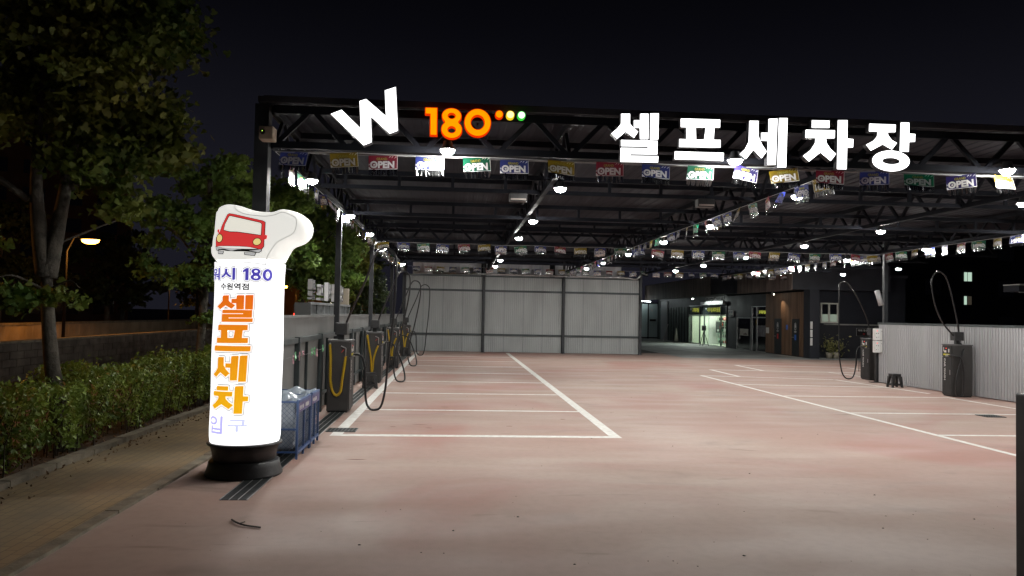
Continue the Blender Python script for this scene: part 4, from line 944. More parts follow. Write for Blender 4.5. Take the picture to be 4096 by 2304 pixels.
# hedge
t = thing("hedge", "knee to waist high clipped leafy hedge along the pavement edge", "hedge", (-5.72, 0, 0))
n = 30000; yy = RNG.uniform(4.5, 20, n)**1; xx = RNG.uniform(-1, 1, n); zz = RNG.uniform(0, 1, n)
edge = RNG.uniform(0, 1, n) < .75; side = RNG.integers(0, 3, n)
xx = np.where(edge & (side == 0), np.sign(xx)*(1-.18*RNG.uniform(0, 1, n)**2), np.where(edge & (side == 1), 1-.2*RNG.uniform(0, 1, n)**2, xx)); zz = np.where(edge & (side == 2), 1-.16*RNG.uniform(0, 1, n)**2, zz)
top = .98+.09*np.sin(yy*1.7)+.07*np.sin(yy*4.3+1)+.05*np.sin(yy*9.1+xx*3); wid = .46+.07*np.sin(yy*2.3+2)+.05*np.sin(yy*5.9)
dens = zz > (.05+.09*np.sin(yy*3.1+.5)+.1*RNG.uniform(0, 1, n))
top = np.where((yy > 4) & (RNG.uniform(0, 1, n) < .02), top+.15, top)
cen = np.stack([xx*wid*(.72+.28*zz), yy, .06+zz*top], 1)[dens]+RNG.normal(0, .025, (dens.sum(), 3))
leafH = M("hedge_leaf", (.24, .32, .055), .4, var=.5, vs=2.5, trans=.25, col2=(.08, .14, .03))
link("foliage", leaf_mesh("foliage", cen, .072, leafH, star=False), t)
mb = MB()
for i in range(300):
    x, y = random.uniform(-.35, .38), random.uniform(4.5, 20); q = Vector((x, y, 0)); mb.tube([q, q+Vector((random.uniform(-.1, .1), random.uniform(-.1, .1), .4)), q+Vector((random.uniform(-.22, .22), random.uniform(-.2, .2), .85))], [.009, .007, .003], 4)
mb.obj("stems", M("hedge_stem", (.045, .03, .018), .8, var=.4, vs=9), t)
nl = 1500; c = np.stack([RNG.uniform(-6.2, -5.16, nl), RNG.uniform(5, 20, nl), RNG.uniform(.004, .03, nl)], 1); c2 = np.stack([-4.98+np.abs(RNG.normal(0, .22, 260)), RNG.uniform(5, 19, 260), RNG.uniform(.034, .045, 260)], 1)
tag(link("fallen_leaves", leaf_mesh("fallen_leaves", np.concatenate([c, c2]), .05, M("dry_leaf", (.16, .09, .04), .8, var=.5, vs=8), star=False)), "dry fallen leaves under the hedge and along the kerb", "leaf litter", None, "stuff")

# ------------------------------------------------------------------ across the street
sod = E("sodium_lens", (1, .42, .06), 22)
def street_lamp(x, y, z, label, watts, reach=.9, spot=130, spill=0):
    t = thing("street_lamp", label, "street lamp", (x, y, -.06), 0, "orange street lamps across the road")
    mb = MB(); mb.tube([(-reach, 0, 0), (-reach, 0, z*.9), (-reach*.7, 0, z+.1), (-.15, 0, z+.15)], [.07, .05, .04, .035], 8); mb.obj("pole", M("pole_paint", (.012, .012, .012), .5, var=.2, vs=2), t, True)
    mb = MB(); mb.lathe([(0, .15), (.2, .13), (.27, .03), (.26, 0)], (0, 0, z), 14, 1.5, .8); mb.obj("lamp_head", house_m, t, True)
    mb = MB(); mb.lathe([(.25, 0), (.23, -.09), (.14, -.16), (0, -.18)], (0, 0, z), 14, 1.4, .8); mb.obj("lens", sod, t, True)
    l = bpy.data.lights.new("sodium_bulb", 'SPOT'); l.energy = watts; l.color = (1, .38, .06); l.shadow_soft_size = .12; l.spot_size = R(spot); l.spot_blend = .5
    o = bpy.data.objects.new("sodium_bulb", l); C.objects.link(o); o.parent = t; o.location = (0, 0, z-.3)
    if spill:
        l = bpy.data.lights.new("sodium_glow", 'POINT'); l.energy = spill; l.color = (1, .38, .06); l.shadow_soft_size = .2
        o = bpy.data.objects.new("sodium_glow", l); C.objects.link(o); o.parent = t; o.location = (0, 0, z-.35)
    return t
street_lamp(-14.6, 31.2, 4.8, "nearer orange street lamp glowing beyond the forked tree trunk", 420, .9, 160, 200)
street_lamp(-23.4, 66, 4.85, "orange street lamp farther down the road, right of the forked tree", 1500)
street_lamp(-11.4, 12.5, 6.0, "assumed unseen orange street lamp past the left picture edge, added to light the road", 380, 1.0, 164)  # assumed lamp out of view, added to light the road, hedge and leaves
for i, (x, y, z) in enumerate(((-15.7, 71, 4.35), (-14.6, 73, 4.3), (-13.9, 75, 4.35))):
    street_lamp(x, y, z, f"tiny far orange street lamp seen over the side fence, {ORD[i]} from the left", 700, .6)
t = thing("roadside_wall", "low dark block wall on the far side of the road", "wall", (-12.45, 0, -.1))
blockm = M("block_wall", (.13, .11, .09), .85, var=.5, vs=2.2, bump=.6, bs=9)
mb = MB()
for k in range(5):
    y = 14.0+(k % 2)*.35
    while y < 90: mb.bbox(-.14, y, k*.22, .1, y+.68, k*.22+.21, .012) if y < 50 else mb.box(-.14, y, k*.22, .1, y+.68, k*.22+.21); y += .7
mb.obj("blocks", blockm, t)
mb = MB(); mb.box(-.17, 14, 1.1, .13, 90, 1.17); mb.obj("coping", kerb_m, t)
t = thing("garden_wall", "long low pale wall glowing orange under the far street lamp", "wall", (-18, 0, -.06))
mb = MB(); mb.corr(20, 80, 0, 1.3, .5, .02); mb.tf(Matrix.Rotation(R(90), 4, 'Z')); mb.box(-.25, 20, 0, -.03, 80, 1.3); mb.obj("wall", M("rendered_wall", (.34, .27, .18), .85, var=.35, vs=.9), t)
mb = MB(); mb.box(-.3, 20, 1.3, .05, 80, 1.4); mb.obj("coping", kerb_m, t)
for i, (x, y, h) in enumerate(((-21, 30, 6.5), (-22, 38, 7.5), (-20.5, 46, 6), (-23, 54, 7), (-21, 63, 6.5), (-26, 26, 8), (-19.5, 74, 6))):
    cl = [(random.uniform(-1.6, 1.6), random.uniform(-1.5, 1.5), h*random.uniform(.45, .95), random.uniform(.9, 1.5)) for _ in range(8)]
    tree("park_tree", ["broad dark tree beyond the road wall, behind the forked trunk", "tall dark tree beyond the road wall, past the nearer street lamp", "small dark tree beyond the road wall, left of the far street lamp", "dark tree beyond the road wall beside the far street lamp", "dark tree beyond the road, seen between slim tree and light column", "high dark tree at the left picture edge beyond the road", "farthest dark tree beyond the road, behind the light column"][i],
         (x, y, -.06), [(0, 0, 0), (.05, 0, h*.3), (0, .1, h*.6), (0, 0, h*.8)], [([(0, 0, h*.35), (.8, .2, h*.6)], .07), ([(0, 0, h*.4), (-.9, -.2, h*.65)], .07)], cl, 2600, .19, leafC, .18, "trees beyond the road wall", zsq=.7)
t = thing("apartment_block", "dim brown apartment block far behind the trees on the left", "building", (-44, 82, 0), R(28))
brk = M("apartment_wall", (.20, .13, .08), .85, var=.25, vs=.5); dkg = M("dark_glass", (.012, .013, .016), .12)
mb = MB(); mb.box(-9, 0, 0, 9, 10, 24); mb.obj("wall", brk, t); mb = MB(); mb.box(-9.3, -.3, 24, 9.3, 10.3, 24.7); mb.obj("roof", M("parapet", (.12, .09, .07), .8), t)
for fl in range(8):
    for i in range(5): mb = MB(); mb.box(-8+i*3.4, -.05, 1.2+fl*2.9, -6+i*3.4, .05, 2.7+fl*2.9); mb.obj("window", dkg, t)
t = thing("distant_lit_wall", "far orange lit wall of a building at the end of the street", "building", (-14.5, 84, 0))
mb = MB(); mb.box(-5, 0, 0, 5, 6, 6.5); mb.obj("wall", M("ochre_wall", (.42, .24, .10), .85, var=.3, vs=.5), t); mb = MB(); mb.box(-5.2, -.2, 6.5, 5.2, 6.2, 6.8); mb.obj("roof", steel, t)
mb = MB(); mb.box(.6, -.06, 2.2, 1.3, .02, 3.5); mb.obj("window", E("far_window", (1, .9, .7), 1.2), t)
t = thing("box_truck", "small far truck seen from behind with two red tail lights", "truck", (-13.4, 70, -.1))
MB().bbox(-1, -1.9, .75, 1, 1.9, 2.7, .04).obj("cargo_box", M("truck_box", (.35, .33, .30), .5, var=.2, vs=2), t); MB().bbox(-.95, 2.0, .45, .95, 3.5, 2.2, .15).obj("cab", M("truck_cab", (.3, .3, .32), .4), t)
mb = MB(); mb.box(-.9, -1.9, .5, .9, 2.0, .74); mb.obj("chassis", black, t)
for sx in (-1, 1):
    for yv in (-1.1, 2.6): mb = MB(); mb.tube([(sx*.95, yv, .38), (sx*.72, yv, .38)], .38, 16); mb.obj("wheel", rubber, t)
    mb = MB(); mb.box(sx*.8-.1, -1.96, 1.72, sx*.8+.1, -1.905, 1.9); mb.obj("tail_light", E("tail_red", (1, .06, .03), 7), t)
# frame with letters seen from behind, standing on the side fence
t = thing("rear_sign_frame", "grey steel frame standing on the side fence behind the columns", "sign frame", (-3.28, 17.2, 1.99))
mb = MB(); mb.bar((0, 0, .27), (0, 6.4, .27), .06); mb.bar((0, 0, .0), (0, 6.4, .0), .06)
for i in range(8): mb.bar((0, i*.9+.03, .03), (0, i*.9+.03, .24), .035)
mb.obj("frame", M("sign_frame_paint", (.17, .18, .18), .5, var=.2, vs=3), t); mb = MB(); mb.box(-.32, 0, -.02, -.05, 6.4, .28); mb.box(-.32, -.02, -.02, .04, 0, .28); mb.obj("back_panel", M("sign_back_panel", (.13, .14, .145), .55, var=.2, vs=2), t)
lr = M("letter_back_white", (.62, .62, .62), .4)
for q, (L, n) in enumerate(((SEL, "first"), (PEU, "second"), (SE, "third"), (CHA, "fourth"), (JANG, "fifth"))):
    x0 = min(p[0] for l in L for p in l); z0 = min(p[1] for l in L for p in l); LL = [[(-(a-x0)*.72, (b-z0)*.64) for a, b in l] for l in L]
    mb = MB(); add_vf(mb, curve_mesh(LL, extrude=.5, offset=-.012), lambda a, b, d: (.05 if d > 0 else -.05, a, b))
    for i_, f_i in enumerate(mb.f): mb.mi[i_] = 1 if len({round(mb.v[j_][0], 3) for j_ in f_i}) == 1 else 0
    mb.m = 1; o = mb.obj("rear_letter", [lr, M("letter_back_dark", (.03, .03, .032), .5)], None); o.location = (-3.3, 17.85+q*1.08, 2.33); tag(o, f"white Korean letter seen from behind on the fence-top frame, {n} from the front", "sign letter", "letters on the fence-top frame")
t = thing("notice_board", "small cream notice board standing among the trees past the fence-top frame", "sign", (-4.3, 29, 0))
mb = MB(); mb.tube([(0, 0, 0), (0, 0, 3.0)], .03, 8); mb.obj("post", steel2, t); mb = MB(); mb.bbox(-.25, -.03, 2.25, .25, .03, 2.95, .02); mb.obj("panel", M("cream_board", (.55, .48, .38), .5), t)
t = thing("warning_sign", "orange triangle warning sign peeping out left of the light column", "sign", (-5.0, 19.6, 0))
mb = MB(); mb.tube([(0, 0, 0), (0, 0, 2.05)], .025, 8); mb.obj("post", steel2, t); mb = MB(); V = curve_mesh([[(-.3, 1.55), (.3, 1.55), (0, 2.08)]], extrude=.01); add_vf(mb, V, lambda a, b, d: (a, -.03-(.01 if d > 0 else -.01), b)); mb.obj("triangle", M("orange_sign_glow", (.8, .22, .03), .4, emit=(1, .2, .02), es=.5), t)  # reflected shine of the triangle put in as emission

# ------------------------------------------------------------------ office building
off = thing("office_building", "dark low office building with a lit green shop front past the yard", "building", (0, 0, 0))
dk = M("dark_cladding", (.035, .038, .048), .6, var=.3, vs=1); brown = M("brown_boards", (.19, .112, .068), .55, var=.45, vs=1.5, stretch=(3, 3, .25)); brown_d = M("upper_brown_slats", (.20, .16, .14), .6, var=.4, vs=1.5, stretch=(3, 3, .25))
XF = 19.5
mb = MB(); mb.box(XF+.02, 40.95, 0, XF+.25, 46.3, 3.72); mb.obj("wall", dk, off)
mb = MB(); y = 40.95
while y < 46.25: w = .13 if random.random() < .7 else .2; mb.box(XF-.03, y, .05, XF+.02, min(46.28, y+w), 3.7); y += w+.035
mb.obj("board_cladding", brown, off)
mb = MB(); mb.box(XF, 46.3, 2.95, XF+.25, 53.25, 3.72); mb.box(XF, 48.62-.0, 0, XF+.25, 48.8, 2.95); mb.box(XF, 51.25, 0, XF+.25, 53.25, 2.95); mb.box(XF, 48.8, 2.18, XF+.25, 51.25, 2.95); mb.obj("wall", dk, off)
mb = MB(); mb.box(XF, 53.25, 3.14, XF+.25, 62.1, 3.9); mb.box(XF, 62.1, 0, XF+.25, 72, 3.9); mb.obj("wall", M("far_dark_wall", (.03, .036, .036), .5, var=.3, vs=1), off)
for y in np.arange(62.6, 71, .8): mb = MB(); mb.box(XF-.05, y, 0, XF-.005, y+.35, 3.0); mb.obj("shutter_slat", M("shutter_green", (.14, .19, .18), .4, var=.3, vs=1), off)
mb = MB(); mb.box(XF-.1, 68.3, 0, XF+.0, 70.4, 3.6); mb.obj("light_panel", M("light_grey_panel", (.40, .40, .42), .5, var=.1, vs=1), off)
mb = MB(); mb.box(18.55, 40.5, 3.80, 24.2, 73, 5.2); mb.obj("roof", dk, off)
for a, b in ((40.5, 48.5), (54, 73)):
    mb = MB(); y = a; mb.box(18.53, a, 3.745, 18.548, b, 5.14)
    while y < b: mb.box(18.5, y, 3.74, 18.531, y+.16, 5.15); y += .21
    mb.obj("fascia_slats", brown_d, off)
mb = MB(); mb.box(19.40, 40.2, 0, 19.95, 40.94, 3.79); mb.obj("corner_pier", M("pier_dark", (.02, .022, .03), .6), off)
for i, (z) in enumerate((.72, 1.18, 1.63)): mb = MB(); mb.bbox(19.42, 40.13, z, 19.54, 40.195, z+.40, .012); mb.obj("white_plate", white_pl, off)
door_m = M("toilet_door", (.018, .022, .024), .4)
for y0, y1, cm in ((43.94, 44.93, M("red_plaque", (.55, .03, .03), .4)), (41.6, 42.5, M("blue_plaque", (.04, .14, .55), .4))):
    d = MB().bbox(XF-.055, y0, .06, XF-.032, y1, 2.17, .005).obj("door", door_m, off); ym = (y0+y1)/2
    mb = MB(); add_vf(mb, curve_mesh([ring(0, 1.72, .13, .22, 24), ring(0, 1.72, .105, .19, 24)], extrude=.01), lambda a, b, q: (XF-.058-(.002 if q > 0 else 0), ym-a, b)); mb.lathe([(0, .0), (.05, .0)], (0, 0, 0), 3)
    mb.v = mb.v[:-6]; mb.f = [f for f in mb.f if max(f) < len(mb.v)]; mb.mi = mb.mi[:len(mb.f)]
    add_vf(mb, curve_mesh([[(-.05, 1.70), (0, 1.62), (.05, 1.70), (.035, 1.86), (-.035, 1.86)]], extrude=.01), lambda a, b, q: (XF-.058-(.002 if q > 0 else 0), ym-a, b)); mb.obj("emblem", white_pl, d)
    wall_text("lettering", "TOILET", white_pl, d, (XF-.0555, ym+.15, 1.38), (0, -1, 0), .30, .07, .002, .02)
    mb = MB(); mb.box(XF-.064, ym-.11, .95, XF-.0555, ym+.09, 1.25); mb.obj("plaque", cm, d)
    mb = MB(); mb.bar((XF-.09, y1-.08, 1.1), (XF-.09, y1-.3, 1.1), .03); mb.obj("handle", alu, d)
mb = MB(); mb.box(XF-.045, 43.1, 1.52, XF-.032, 43.32, 1.80); mb.obj("blue_sign", MATS["blue_plaque"], off)
mb = MB(); mb.box(XF-.045, 45.75, 1.24, XF-.033, 46.2, 1.6); mb.obj("paper_notice", M("paper_white", (.75, .74, .70), .6), off)
# wall wash lamp over the toilet boards
t = thing("wall_spotlight", "small spotlight washing warm light down the brown board wall", "spotlight", (18.95, 44.2, 3.66))
mb = MB(); mb.tube([(0, 0, .08), (.10, -.06, -.04)], [.05, .065], 12); mb.obj("housing", white_pl, t, True); mb = MB(); mb.lathe([(.055, 0), (.03, -.02), (0, -.025)], (.105, -.063, -.045), 10); mb.obj("lens", E("spot_lens", (1, .93, .8), 30), t)
l = bpy.data.lights.new("spot_beam", 'SPOT'); l.energy = 85; l.color = (1, .74, .46); l.spot_size = R(62); l.spot_blend = .8; l.shadow_soft_size = .04; o = bpy.data.objects.new("spot_beam", l); C.objects.link(o); o.parent = t; o.location = (.1, -.1, -.12); o.rotation_euler = Vector((.42, -.55, -1.0)).to_track_quat('-Z', 'Y').to_euler()
t = thing("wall_spotlight", "small round spotlight shining on the sign above the shop front", "spotlight", (18.6, 58.3, 3.62))
mb = MB(); mb.lathe([(0, .1), (.07, .08), (.08, 0)], n=12); mb.obj("housing", white_pl, t, True); mb = MB(); mb.lathe([(.08, 0), (.05, -.04), (0, -.05)], n=12); mb.obj("lens", E("spot_lens_cold", (.95, 1, .95), 40), t)
l = bpy.data.lights.new("spot_beam", 'SPOT'); l.energy = 420; l.color = (.9, 1, .95); l.spot_size = R(150); l.spot_blend = .7; l.shadow_soft_size = .04; o = bpy.data.objects.new("spot_beam", l); C.objects.link(o); o.parent = t; o.location = (0, 0, -.1); o.rotation_euler = Vector((-.25, -.5, -1)).to_track_quat('-Z', 'Y').to_euler()
# sign above the shop
mb = MB(); mb.box(XF-.18, 53.6, 3.12, XF-.005, 58.6, 3.36); sb = mb.obj("sign_band", M("brushed_band", (.42, .43, .43), .35, .7, var=.2, vs=3), off); mb = MB(); mb.box(XF-.02, 53.8, 3.37, XF-.004, 57.8, 3.72); mb.obj("sign_backboard", M("sign_grey", (.30, .31, .31), .5), off)
wall_text("lettering", "Beauty Center", black, off, (XF-.021, 57.6, 3.41), (0, -1, 0), 3.5, .30, .03, .02, .02)
# shop front
mull = M("shop_frame", (.05, .065, .06), .4, .3); tgl = M("transom_glass", (.022, .032, .03), .15); signt = E("sign_yellow", (.75, .8, .12), .48); glass = M("shop_glass", (.8, 1, .9), .05, alpha=.12)
for y in (53.25, 54.4, 58.15, 59.3, 62.05): mb = MB(); mb.box(XF-.04, y-.04, .0, XF+.06, y+.04, 3.13); mb.obj("mullion", mull, off)
mb = MB(); mb.box(XF-.038, 53.25, 2.28, XF+.058, 62.05, 2.36); mb.box(XF-.036, 53.25, 3.06, XF+.056, 62.05, 3.125); mb.box(XF-.036, 53.25, .0, XF+.056, 62.05, .08); mb.obj("frame_rail", alu, off)
for a, b in ((53.3, 54.35), (54.45, 58.1), (58.2, 59.25), (59.35, 62.0)):
    mb = MB(); mb.box(XF, a, 2.37, XF+.03, b, 3.05); mb.obj("transom", tgl, off); mb = MB(); mb.box(XF+.005, a, .09, XF+.02, b, 2.27)
    if a != 58.2: mb.obj("shop_glass", glass, off)
wall_text("lettering", "고객휴게실", signt, off, (XF-.001, 61.2, 2.58), (0, -1, 0), 1.7, .34, .004, .015)
wall_text("lettering", "사무실세차용품", signt, off, (XF-.001, 57.5, 2.58), (0, -1, 0), 2.9, .34, .004, .015)
for y0, h in ((61.7, .18), (57.9, .18)):
    mb = MB(); V = curve_mesh(text="W", offset=.04, extrude=.01); V = fit(V, V, 0, .25, 0, h); add_vf(mb, V, lambda a, b, q: (XF-.004-(.002 if q > 0 else 0), y0-a, 2.72+b)); mb.obj("lettering", white_pl, off)
mb = MB(); mb.box(XF-.06, 51.9, 2.28, XF-.002, 52.75, 2.66); npl = mb.obj("number_plate", M("plate_navy", (.02, .025, .05), .5), off)
for (a, b, c, d) in ((51.88, 2.26, 52.77, 2.285), (51.88, 2.655, 52.77, 2.68), (51.88, 2.285, 51.91, 2.655), (52.74, 2.285, 52.77, 2.655)): mb = MB(); mb.box(XF-.065, a, b, XF-.0, c, d); mb.obj("plate_border", white_pl, npl)
wall_text("lettering", "181", white_pl, npl, (XF-.06, 52.58, 2.33), (0, -1, 0), .50, .17, .003, .03)
# interior
grn = M("interior_green", (.72, .80, .66), .6, var=.05, vs=1); tube_e = E("fluorescent_tube", (.90, 1, .84), 60)
mb = MB(); mb.quad((23.5, 53, 0), (23.5, 62.3, 0), (23.5, 62.3, 3), (23.5, 53, 3)); mb.quad((19.76, 62.0, 0), (23.5, 62.0, 0), (23.5, 62.0, 3), (19.76, 62.0, 3)); mb.quad((19.76, 53.3, 0), (23.5, 53.3, 0), (23.5, 53.3, 3), (19.76, 53.3, 3)); mb.quad((19.76, 53.3, 2.9), (23.5, 53.3, 2.9), (23.5, 62, 2.9), (19.76, 62, 2.9)); mb.quad((19.76, 53.3, .02), (23.5, 53.3, .02), (23.5, 62, .02), (19.76, 62, .02)); mb.obj("interior_wall", grn, off)
mb = MB()
for y in (55, 57.5, 60): mb.box(20.2, y, 2.80, 23.0, y+.12, 2.86)
mb.obj("ceiling_light", tube_e, off)
mb = MB(); mb.box(20.25, 59.2, .03, 20.9, 59.3, 2.75); mb.obj("partition", M("partition_white", (.82, .85, .80), .5), off)
t = thing("display_board", "dark board hung with small goods inside the lit shop", "display board", (20.6, 58.6, .02)); mb = MB(); mb.box(0, 0, .95, 1.5, .05, 1.85); mb.obj("board", black, t)
for q in range(7):
    mb = MB(); mb.box(.1+q*.19, -.05, 1.05+.25*(q % 3), .2+q*.19, -.002, 1.22+.25*(q % 3)); mb.obj("hung_pack", [white_pl, M("pack_red", (.5, .06, .04), .4), M("pack_blue", (.1, .2, .5), .4)][q % 3], t)
t = thing("change_machine", "dark green machine standing low inside the right half of the lit shop", "machine", (20.4, 55.2, .02)); MB().bbox(0, 0, 0, .6, .7, .95, .03).obj("body", M("machine_green", (.03, .09, .06), .35), t); MB().bbox(.05, .05, .951, .55, .65, 1.1, .02).obj("hood", black, t)

sh = thing("display_rack", "white rack of bottles inside the lit green shop", "shelf", (21.0, 56.2, .02))
mb = MB()
for z in (.1, .55, 1.0, 1.45, 1.9): mb.box(0, 0, z, .5, 3.2, z+.03)
mb.obj("shelf", white_pl, sh); mb = MB()
for y in (0, 1.6, 3.17): mb.box(0, y, 0, .04, y+.03, 2.1)
mb.obj("upright", white_pl, sh)
cols = [M("bottle_green", (.02, .16, .10), .3), M("bottle_red", (.5, .05, .03), .3), M("bottle_dark", (.02, .03, .03), .3), M("bottle_white", (.7, .7, .66), .3)]
BN = ("green", "red", "dark", "white"); k = 0; sn = ("lowest", "second", "middle", "fourth", "top")
for si, z in enumerate((.13, .58, 1.03, 1.48, 1.93)):
    for q in range(9):
        mb = MB(); mb.lathe([(0, 0), (.06, 0), (.06, .17), (.025, .22), (.025, .27), (0, .27)], n=8); ci = (si+q // 3) % 4
        o = mb.obj("bottle", cols[ci], None, True); o.location = (21.1, 56.4+q*.35, z+.02); tag(o, f"{BN[ci]} bottle on the {sn[si]} shelf of the shop rack, {ORD[q]} from its near end", "bottle", "bottles on the shop rack")
t = thing("counter", "white and glass counter inside the left half of the lit shop", "counter", (21.0, 60.3, .02)); MB().bbox(0, 0, 0, 1.6, .5, .95, .01).obj("cabinet", M("counter_green", (.30, .42, .36), .4), t); MB().bbox(-.05, -.05, .96, 1.65, .55, 1.0, .008).obj("top", black, t); mb = MB(); mb.box(.3, .05, 1.0, .75, .09, 1.35); mb.obj("screen", black, t)
t = thing("camera_tripod", "black tripod with a covered camera standing before the lit shop door", "tripod", (18.75, 56.0, 0))
for a in (0, 2.1, 4.2): mb = MB(); mb.bar((.0, 0, 1.15), (.38*math.cos(a), .38*math.sin(a), 0), .035); mb.obj("leg", black, t)
MB().bbox(-.13, -.17, 1.15, .13, .17, 1.55, .04).obj("camera_cover", plastic_b, t)
t = thing("glass_door", "black glass door with a pale framed poster in the office wall", "door", (XF, 50.0, 0))
mb = MB(); mb.box(.02, -1.2, .06, .06, 1.2, 2.17); mb.obj("pane", dkg, t); mb = MB()
for (a, b, c, d) in ((-1.25, 0, -1.2, 2.2), (1.2, 0, 1.25, 2.2), (-1.2, 2.14, 1.2, 2.2), (-1.2, 0, 1.2, .06)): mb.box(-.03, a, b, .08, c, d)
mb.obj("frame", alu, t); mb = MB(); mb.box(.0, -.78, .98, .018, .68, 1.43); ps = mb.obj("poster", M("poster_paper", (.52, .50, .44), .5, var=.25, vs=2), t)
mb = MB(); mb.lathe([(0, 0), (.3, 0)], n=3); mb = MB(); mb.box(-.004, -.6, 1.03, -.0005, .05, 1.12); mb.box(-.004, -.45, 1.121, -.0005, -.2, 1.16); mb.obj("poster_picture", M("poster_dark", (.10, .07, .06), .5), ps)
mb = MB(); mb.bar((-.05, .95, .7), (-.05, .95, 1.5), .03); mb.obj("handle", alu, t)
t = thing("glass_door", "dark glass door pasted with notices at the edge of the brown boards", "door", (XF, 47.3, 0))
mb = MB(); mb.box(.02, -1.0, .06, .06, 1.25, 2.9); mb.obj("pane", dkg, t); mb = MB()
for (a, b, c, d) in ((.45, 0, .5, 2.94), (1.25, 0, 1.3, 2.94), (-1.0, 2.18, 1.25, 2.25), (-1.0, 2.9, 1.25, 2.94), (-1.0, 0, .45, .06)): mb.box(-.03, a, b, .08, c, d)
mb.obj("frame", alu, t); mb = MB(); mb.box(.005, -.95, 1.0, .018, .3, 1.7); mb.obj("notice_sheet", M("old_notices", (.16, .15, .17), .5, var=.6, vs=5), t)
mb = MB(); mb.box(-.035, .44, 1.72, -.03, .5, 2.1); mb.obj("caution_tape", M("caution_yellow", (.6, .4, .03), .5), t)
wall_text("lettering", "고객휴게실", signt, t, (.018, .2, 2.45), (0, -1, 0), 1.1, .22, .003, .03)
t = thing("traffic_cone", "white folded parasol leaning by the dark shutters left of the shop", "parasol", (19.0, 64.0, 0))
mb = MB(); mb.lathe([(.16, .05), (.20, .1), (.10, .8), (.03, 1.2), (0, 1.22)], n=14); mb.obj("canopy_cloth", M("parasol_cloth", (.6, .6, .52), .7), t, True); mb = MB(); mb.lathe([(0, 0), (.18, 0), (.18, .05), (0, .06)], n=14); mb.obj("base", black, t)
t.name = "folded_parasol"
# far gate
t = thing("glazed_gate", "tall pale green panelled gate past the end of the back fence", "gate", (18.7, 72.5, 0)); gg = M("gate_panel", (.55, .66, .66), .4, var=.1, vs=.6)
for x0, x1 in ((-3.2, -1.4), (-1.36, -.02), (.02, 1.1)): mb = MB(); mb.corr(x0, x1, .15, 3.4, .12, .015); mb.obj("panel", gg, t)
mb = MB(); mb.bar((-3.3, -.05, .12), (1.15, -.05, .12), .08); mb.bar((-3.3, -.05, 3.45), (1.15, -.05, 3.45), .1)
for x in (-3.3, -1.38, 0, 1.15): mb.bar((x, -.05, .0), (x, -.05, 3.5), .09)
mb.obj("frame", steel, t); mb = MB(); mb.box(.15, -.12, 1.7, .75, -.06, 1.9); mb.obj("letter_slot", black, t)
V = curve_mesh(text="W", offset=.06, extrude=.01); V = fit(V, V, .2, .5, 2.6, 2.95); mb = MB(); add_vf(mb, V, lambda a, b, q: (a, -.045-(.002 if q > 0 else 0), b)); mb.obj("lettering", white_pl, t)  # reflection of the W in the gate, painted on as white lettering
t = thing("tube_lamp", "thin bent white light strip above the pale gate past the back fence", "tube lamp", (16.2, 72.0, 3.75))
mb = MB(); mb.tube(spline([(-.6, 0, .18), (.3, 0, .12), (.9, 0, -.02), (1.6, 0, -.1), (2.6, 0, -.16)], 4), .035, 8); mb.obj("tube", E("strip_light", (.9, 1, 1), 16), t); mb = MB(); mb.bar((-.6, .06, .22), (2.6, .06, -.10), .05); mb.obj("holder", steel, t)
t = thing("mop_bundle", "bundle of long-handled mops leaning beside the pale panel", "mops", (19.1, 67.5, 0))
for i in range(4): mb = MB(); mb.tube([(-.3+.05*i, .08*i, 0), (.2, .1*i, 1.5)], .016, 6); mb.obj("handle", white_pl, t)
# dark side wing with window, facing the yard
wing = thing("side_wing", "dark wing of the office with a small white framed window", "building", (0, 41.2, 0))
mb = MB(); mb.box(19.96, 0, 0, 25.5, 6, 4.6); mb.obj("wall", M("wing_wall", (.016, .019, .028), .7, var=.25, vs=.8), wing); mb = MB(); mb.box(19.9, -.1, 4.6, 25.6, 6.1, 4.75); mb.obj("roof", dk, wing)
w = MB(); 
for (a, b, c, d) in ((20.48, 1.96, 21.58, 2.05), (20.48, 3.02, 21.58, 3.10), (20.48, 2.05, 20.56, 3.02), (21.44, 2.05, 21.58, 3.02), (20.92, 2.05, 21.02, 3.02)): w.box(a, -.09, b, c, .0, d)
wf = w.obj("window", M("pvc_frame", (.60, .60, .54), .4), wing)
mb = MB(); mb.box(20.56, -.03, 2.46, 21.44, -.005, 3.02); mb.obj("pane", dkg, wf); mb = MB(); mb.box(20.56, -.035, 2.05, 21.44, -.006, 2.46); mb.obj("frosted_pane", M("frosted", (.42, .50, .42), .5, emit=(.5, .62, .5), es=.22), wf)
mb = MB(); mb.box(20.7, -.14, 1.86, 25.5, -.001, 1.93); mb.obj("ledge", M("ledge_stone", (.28, .28, .26), .7, var=.2, vs=3), wing); mb = MB(); mb.box(20.4, -.08, 0, 25.5, -.002, 1.855); mb.obj("lower_cladding", M("lower_dark", (.024, .025, .031), .7), wing)
t = thing("wash_sign", "small dark sign with pale Korean letters on the wall behind the control boxes", "sign", (22.55, 41.05, 1.28)); mb = MB(); mb.box(0, 0, 0, .82, .03, .42); pn = mb.obj("panel", black, t)
mb = MB(); 
for (a, b, c, d) in ((-.015, -.015, .835, 0), (-.015, .42, .835, .435), (-.015, 0, 0, .42), (.82, 0, .835, .42)): mb.box(a, -.005, b, c, .03, d)
mb.obj("border", M("sign_border", (.25, .25, .25), .5), t); wall_text("lettering", "야외 개수대", M("sign_letter_pale", (.6, .6, .58), .5), t, (.08, -.001, .24), (1, 0, 0), .66, .12, .003, .02)
mb = MB(); mb.box(.36, -.004, .07, .48, -.001, .14); mb.obj("red_mark", M("sign_red", (.35, .02, .02), .5), t)
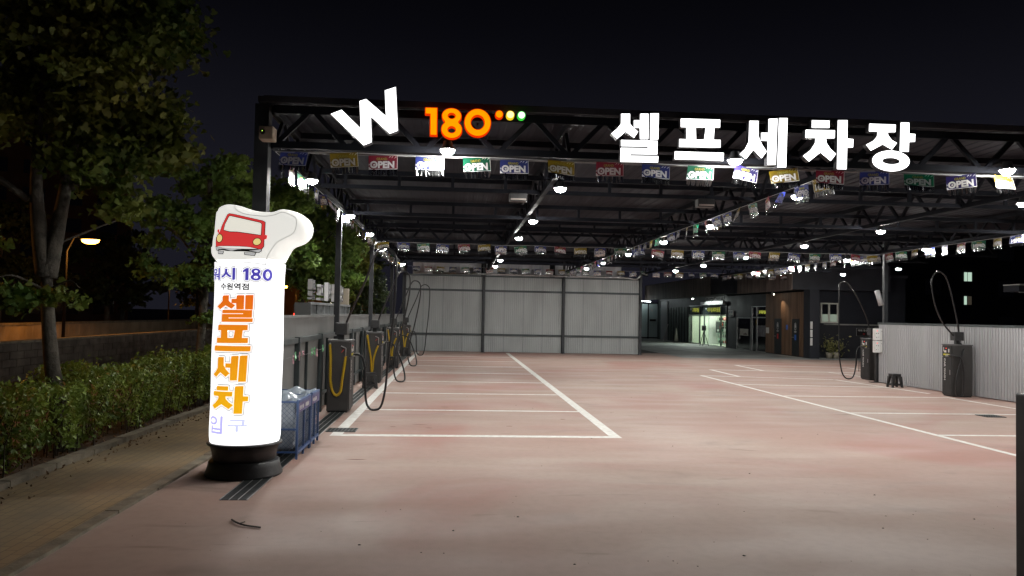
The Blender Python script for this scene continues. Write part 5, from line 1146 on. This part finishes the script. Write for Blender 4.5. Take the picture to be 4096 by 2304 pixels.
def pot_plant(x, y, label, s):
    t = thing("potted_plant", label, "plant", (x, y, 0), 0, "potted plants by the office corner")
    mb = MB(); mb.lathe([(0, 0), (.14, 0), (.19, .34), (.17, .34), (.16, .3), (0, .3)], n=14); mb.obj("pot", M("clay_pot", (.30, .27, .21), .7, var=.2, vs=5), t, True)
    c = RNG.normal(0, 1, (170, 3))*np.array([.20, .17, .24])*s+np.array([0, 0, .62]); link("leaves", leaf_mesh("leaves", c, .13, M("yellow_leaf", (.25, .24, .09), .5, var=.4, vs=6), star=False), t)
    mb = MB()
    for i in range(7): a = i*.9; mb.tube([(0, 0, .3), (.13*math.cos(a), .1*math.sin(a), .6), (.25*math.cos(a)*s, .2*math.sin(a)*s, .9)], .008, 5)
    mb.obj("stem", M("green_stem", (.08, .1, .03), .6), t)
pot_plant(20.72, 40.6, "yellowish leafy plant in a dark pot by the office corner, left of two", .9)
pot_plant(21.12, 40.6, "taller yellowish plant in a pale clay pot by the office corner, right of two", 1.15)
# dark block of flats with a few lit windows
t = thing("dark_apartments", "black block of flats behind the right screen with two lit stair windows", "building", (0, 60, 0)); mb = MB(); mb.box(33.5, 0, 0, 70, 14, 14); mb.obj("wall", M("night_wall", (.014, .015, .022), .8, var=.3, vs=.3), t)
mb = MB(); mb.box(33.3, -.2, 14, 70.2, 14.2, 14.6); mb.obj("roof", dk, t)
lw = E("stair_window", (.62, .85, .68), .75); lw2 = E("stair_window_dim", (.30, .25, .18), .12)
for x0, z0, x1, z1, m in ((42.24, 5.62, 42.48, 6.36, lw), (42.56, 5.62, 42.88, 6.36, lw), (42.24, 3.66, 42.44, 4.36, lw), (42.54, 3.66, 42.86, 4.36, lw2), (36.0, 4.7, 36.14, 4.86, lw)):
    mb = MB(); mb.box(x0, -.06, z0, x1, -.01, z1); w = mb.obj("window", m, t); mb = MB(); mb.box(x0-.06, -.09, z0-.07, x1+.06, -.012, z0-.01); mb.obj("sill", dk, w)
for xx in range(7):
    for zz in range(4):
        if xx == 2: continue
        mb = MB(); mb.box(35.6+xx*3.2, -.05, 1.4+zz*3, 37+xx*3.2, -.01, 2.7+zz*3); mb.obj("window", dkg, t)
t = thing("lean_to_roof", "pale edged flat roof end glimpsed at the right picture edge", "shed roof", (25.9, 33, 3.62)); mb = MB(); mb.box(0, 0, 0, 8, 1, .28); mb.obj("roof", dk, t); mb = MB(); mb.box(-.02, -.06, .30, 8, 1, .35); mb.obj("edge_trim", M("trim_white", (.7, .7, .68), .5), t); mb = MB(); mb.box(-.02, -.05, -.06, 8, -.001, -.01); mb.obj("lower_trim", M("trim_grey", (.4, .4, .4), .5), t)
for x in (1.6, 7.6): mb = MB(); mb.box(x, .2, -3.62, x+.12, .32, 0); mb.obj("post", dk, t)
# near gate post at the right
t = thing("gate_post", "matt black square gate post cut off by the right picture edge", "gate post", (4.06, 5.0, 0)); MB().bbox(-.075, -.12, 0, .3, .12, 1.61, .01).obj("post", black, t); mb = MB(); mb.tube([(.02, 0, 1.6), (.02, 0, 1.9)], .03, 10); mb.tube([(.02, 0, 1.9), (.32, 0, 1.93)], .03, 10); mb.obj("gate_pipe", black, t, True)
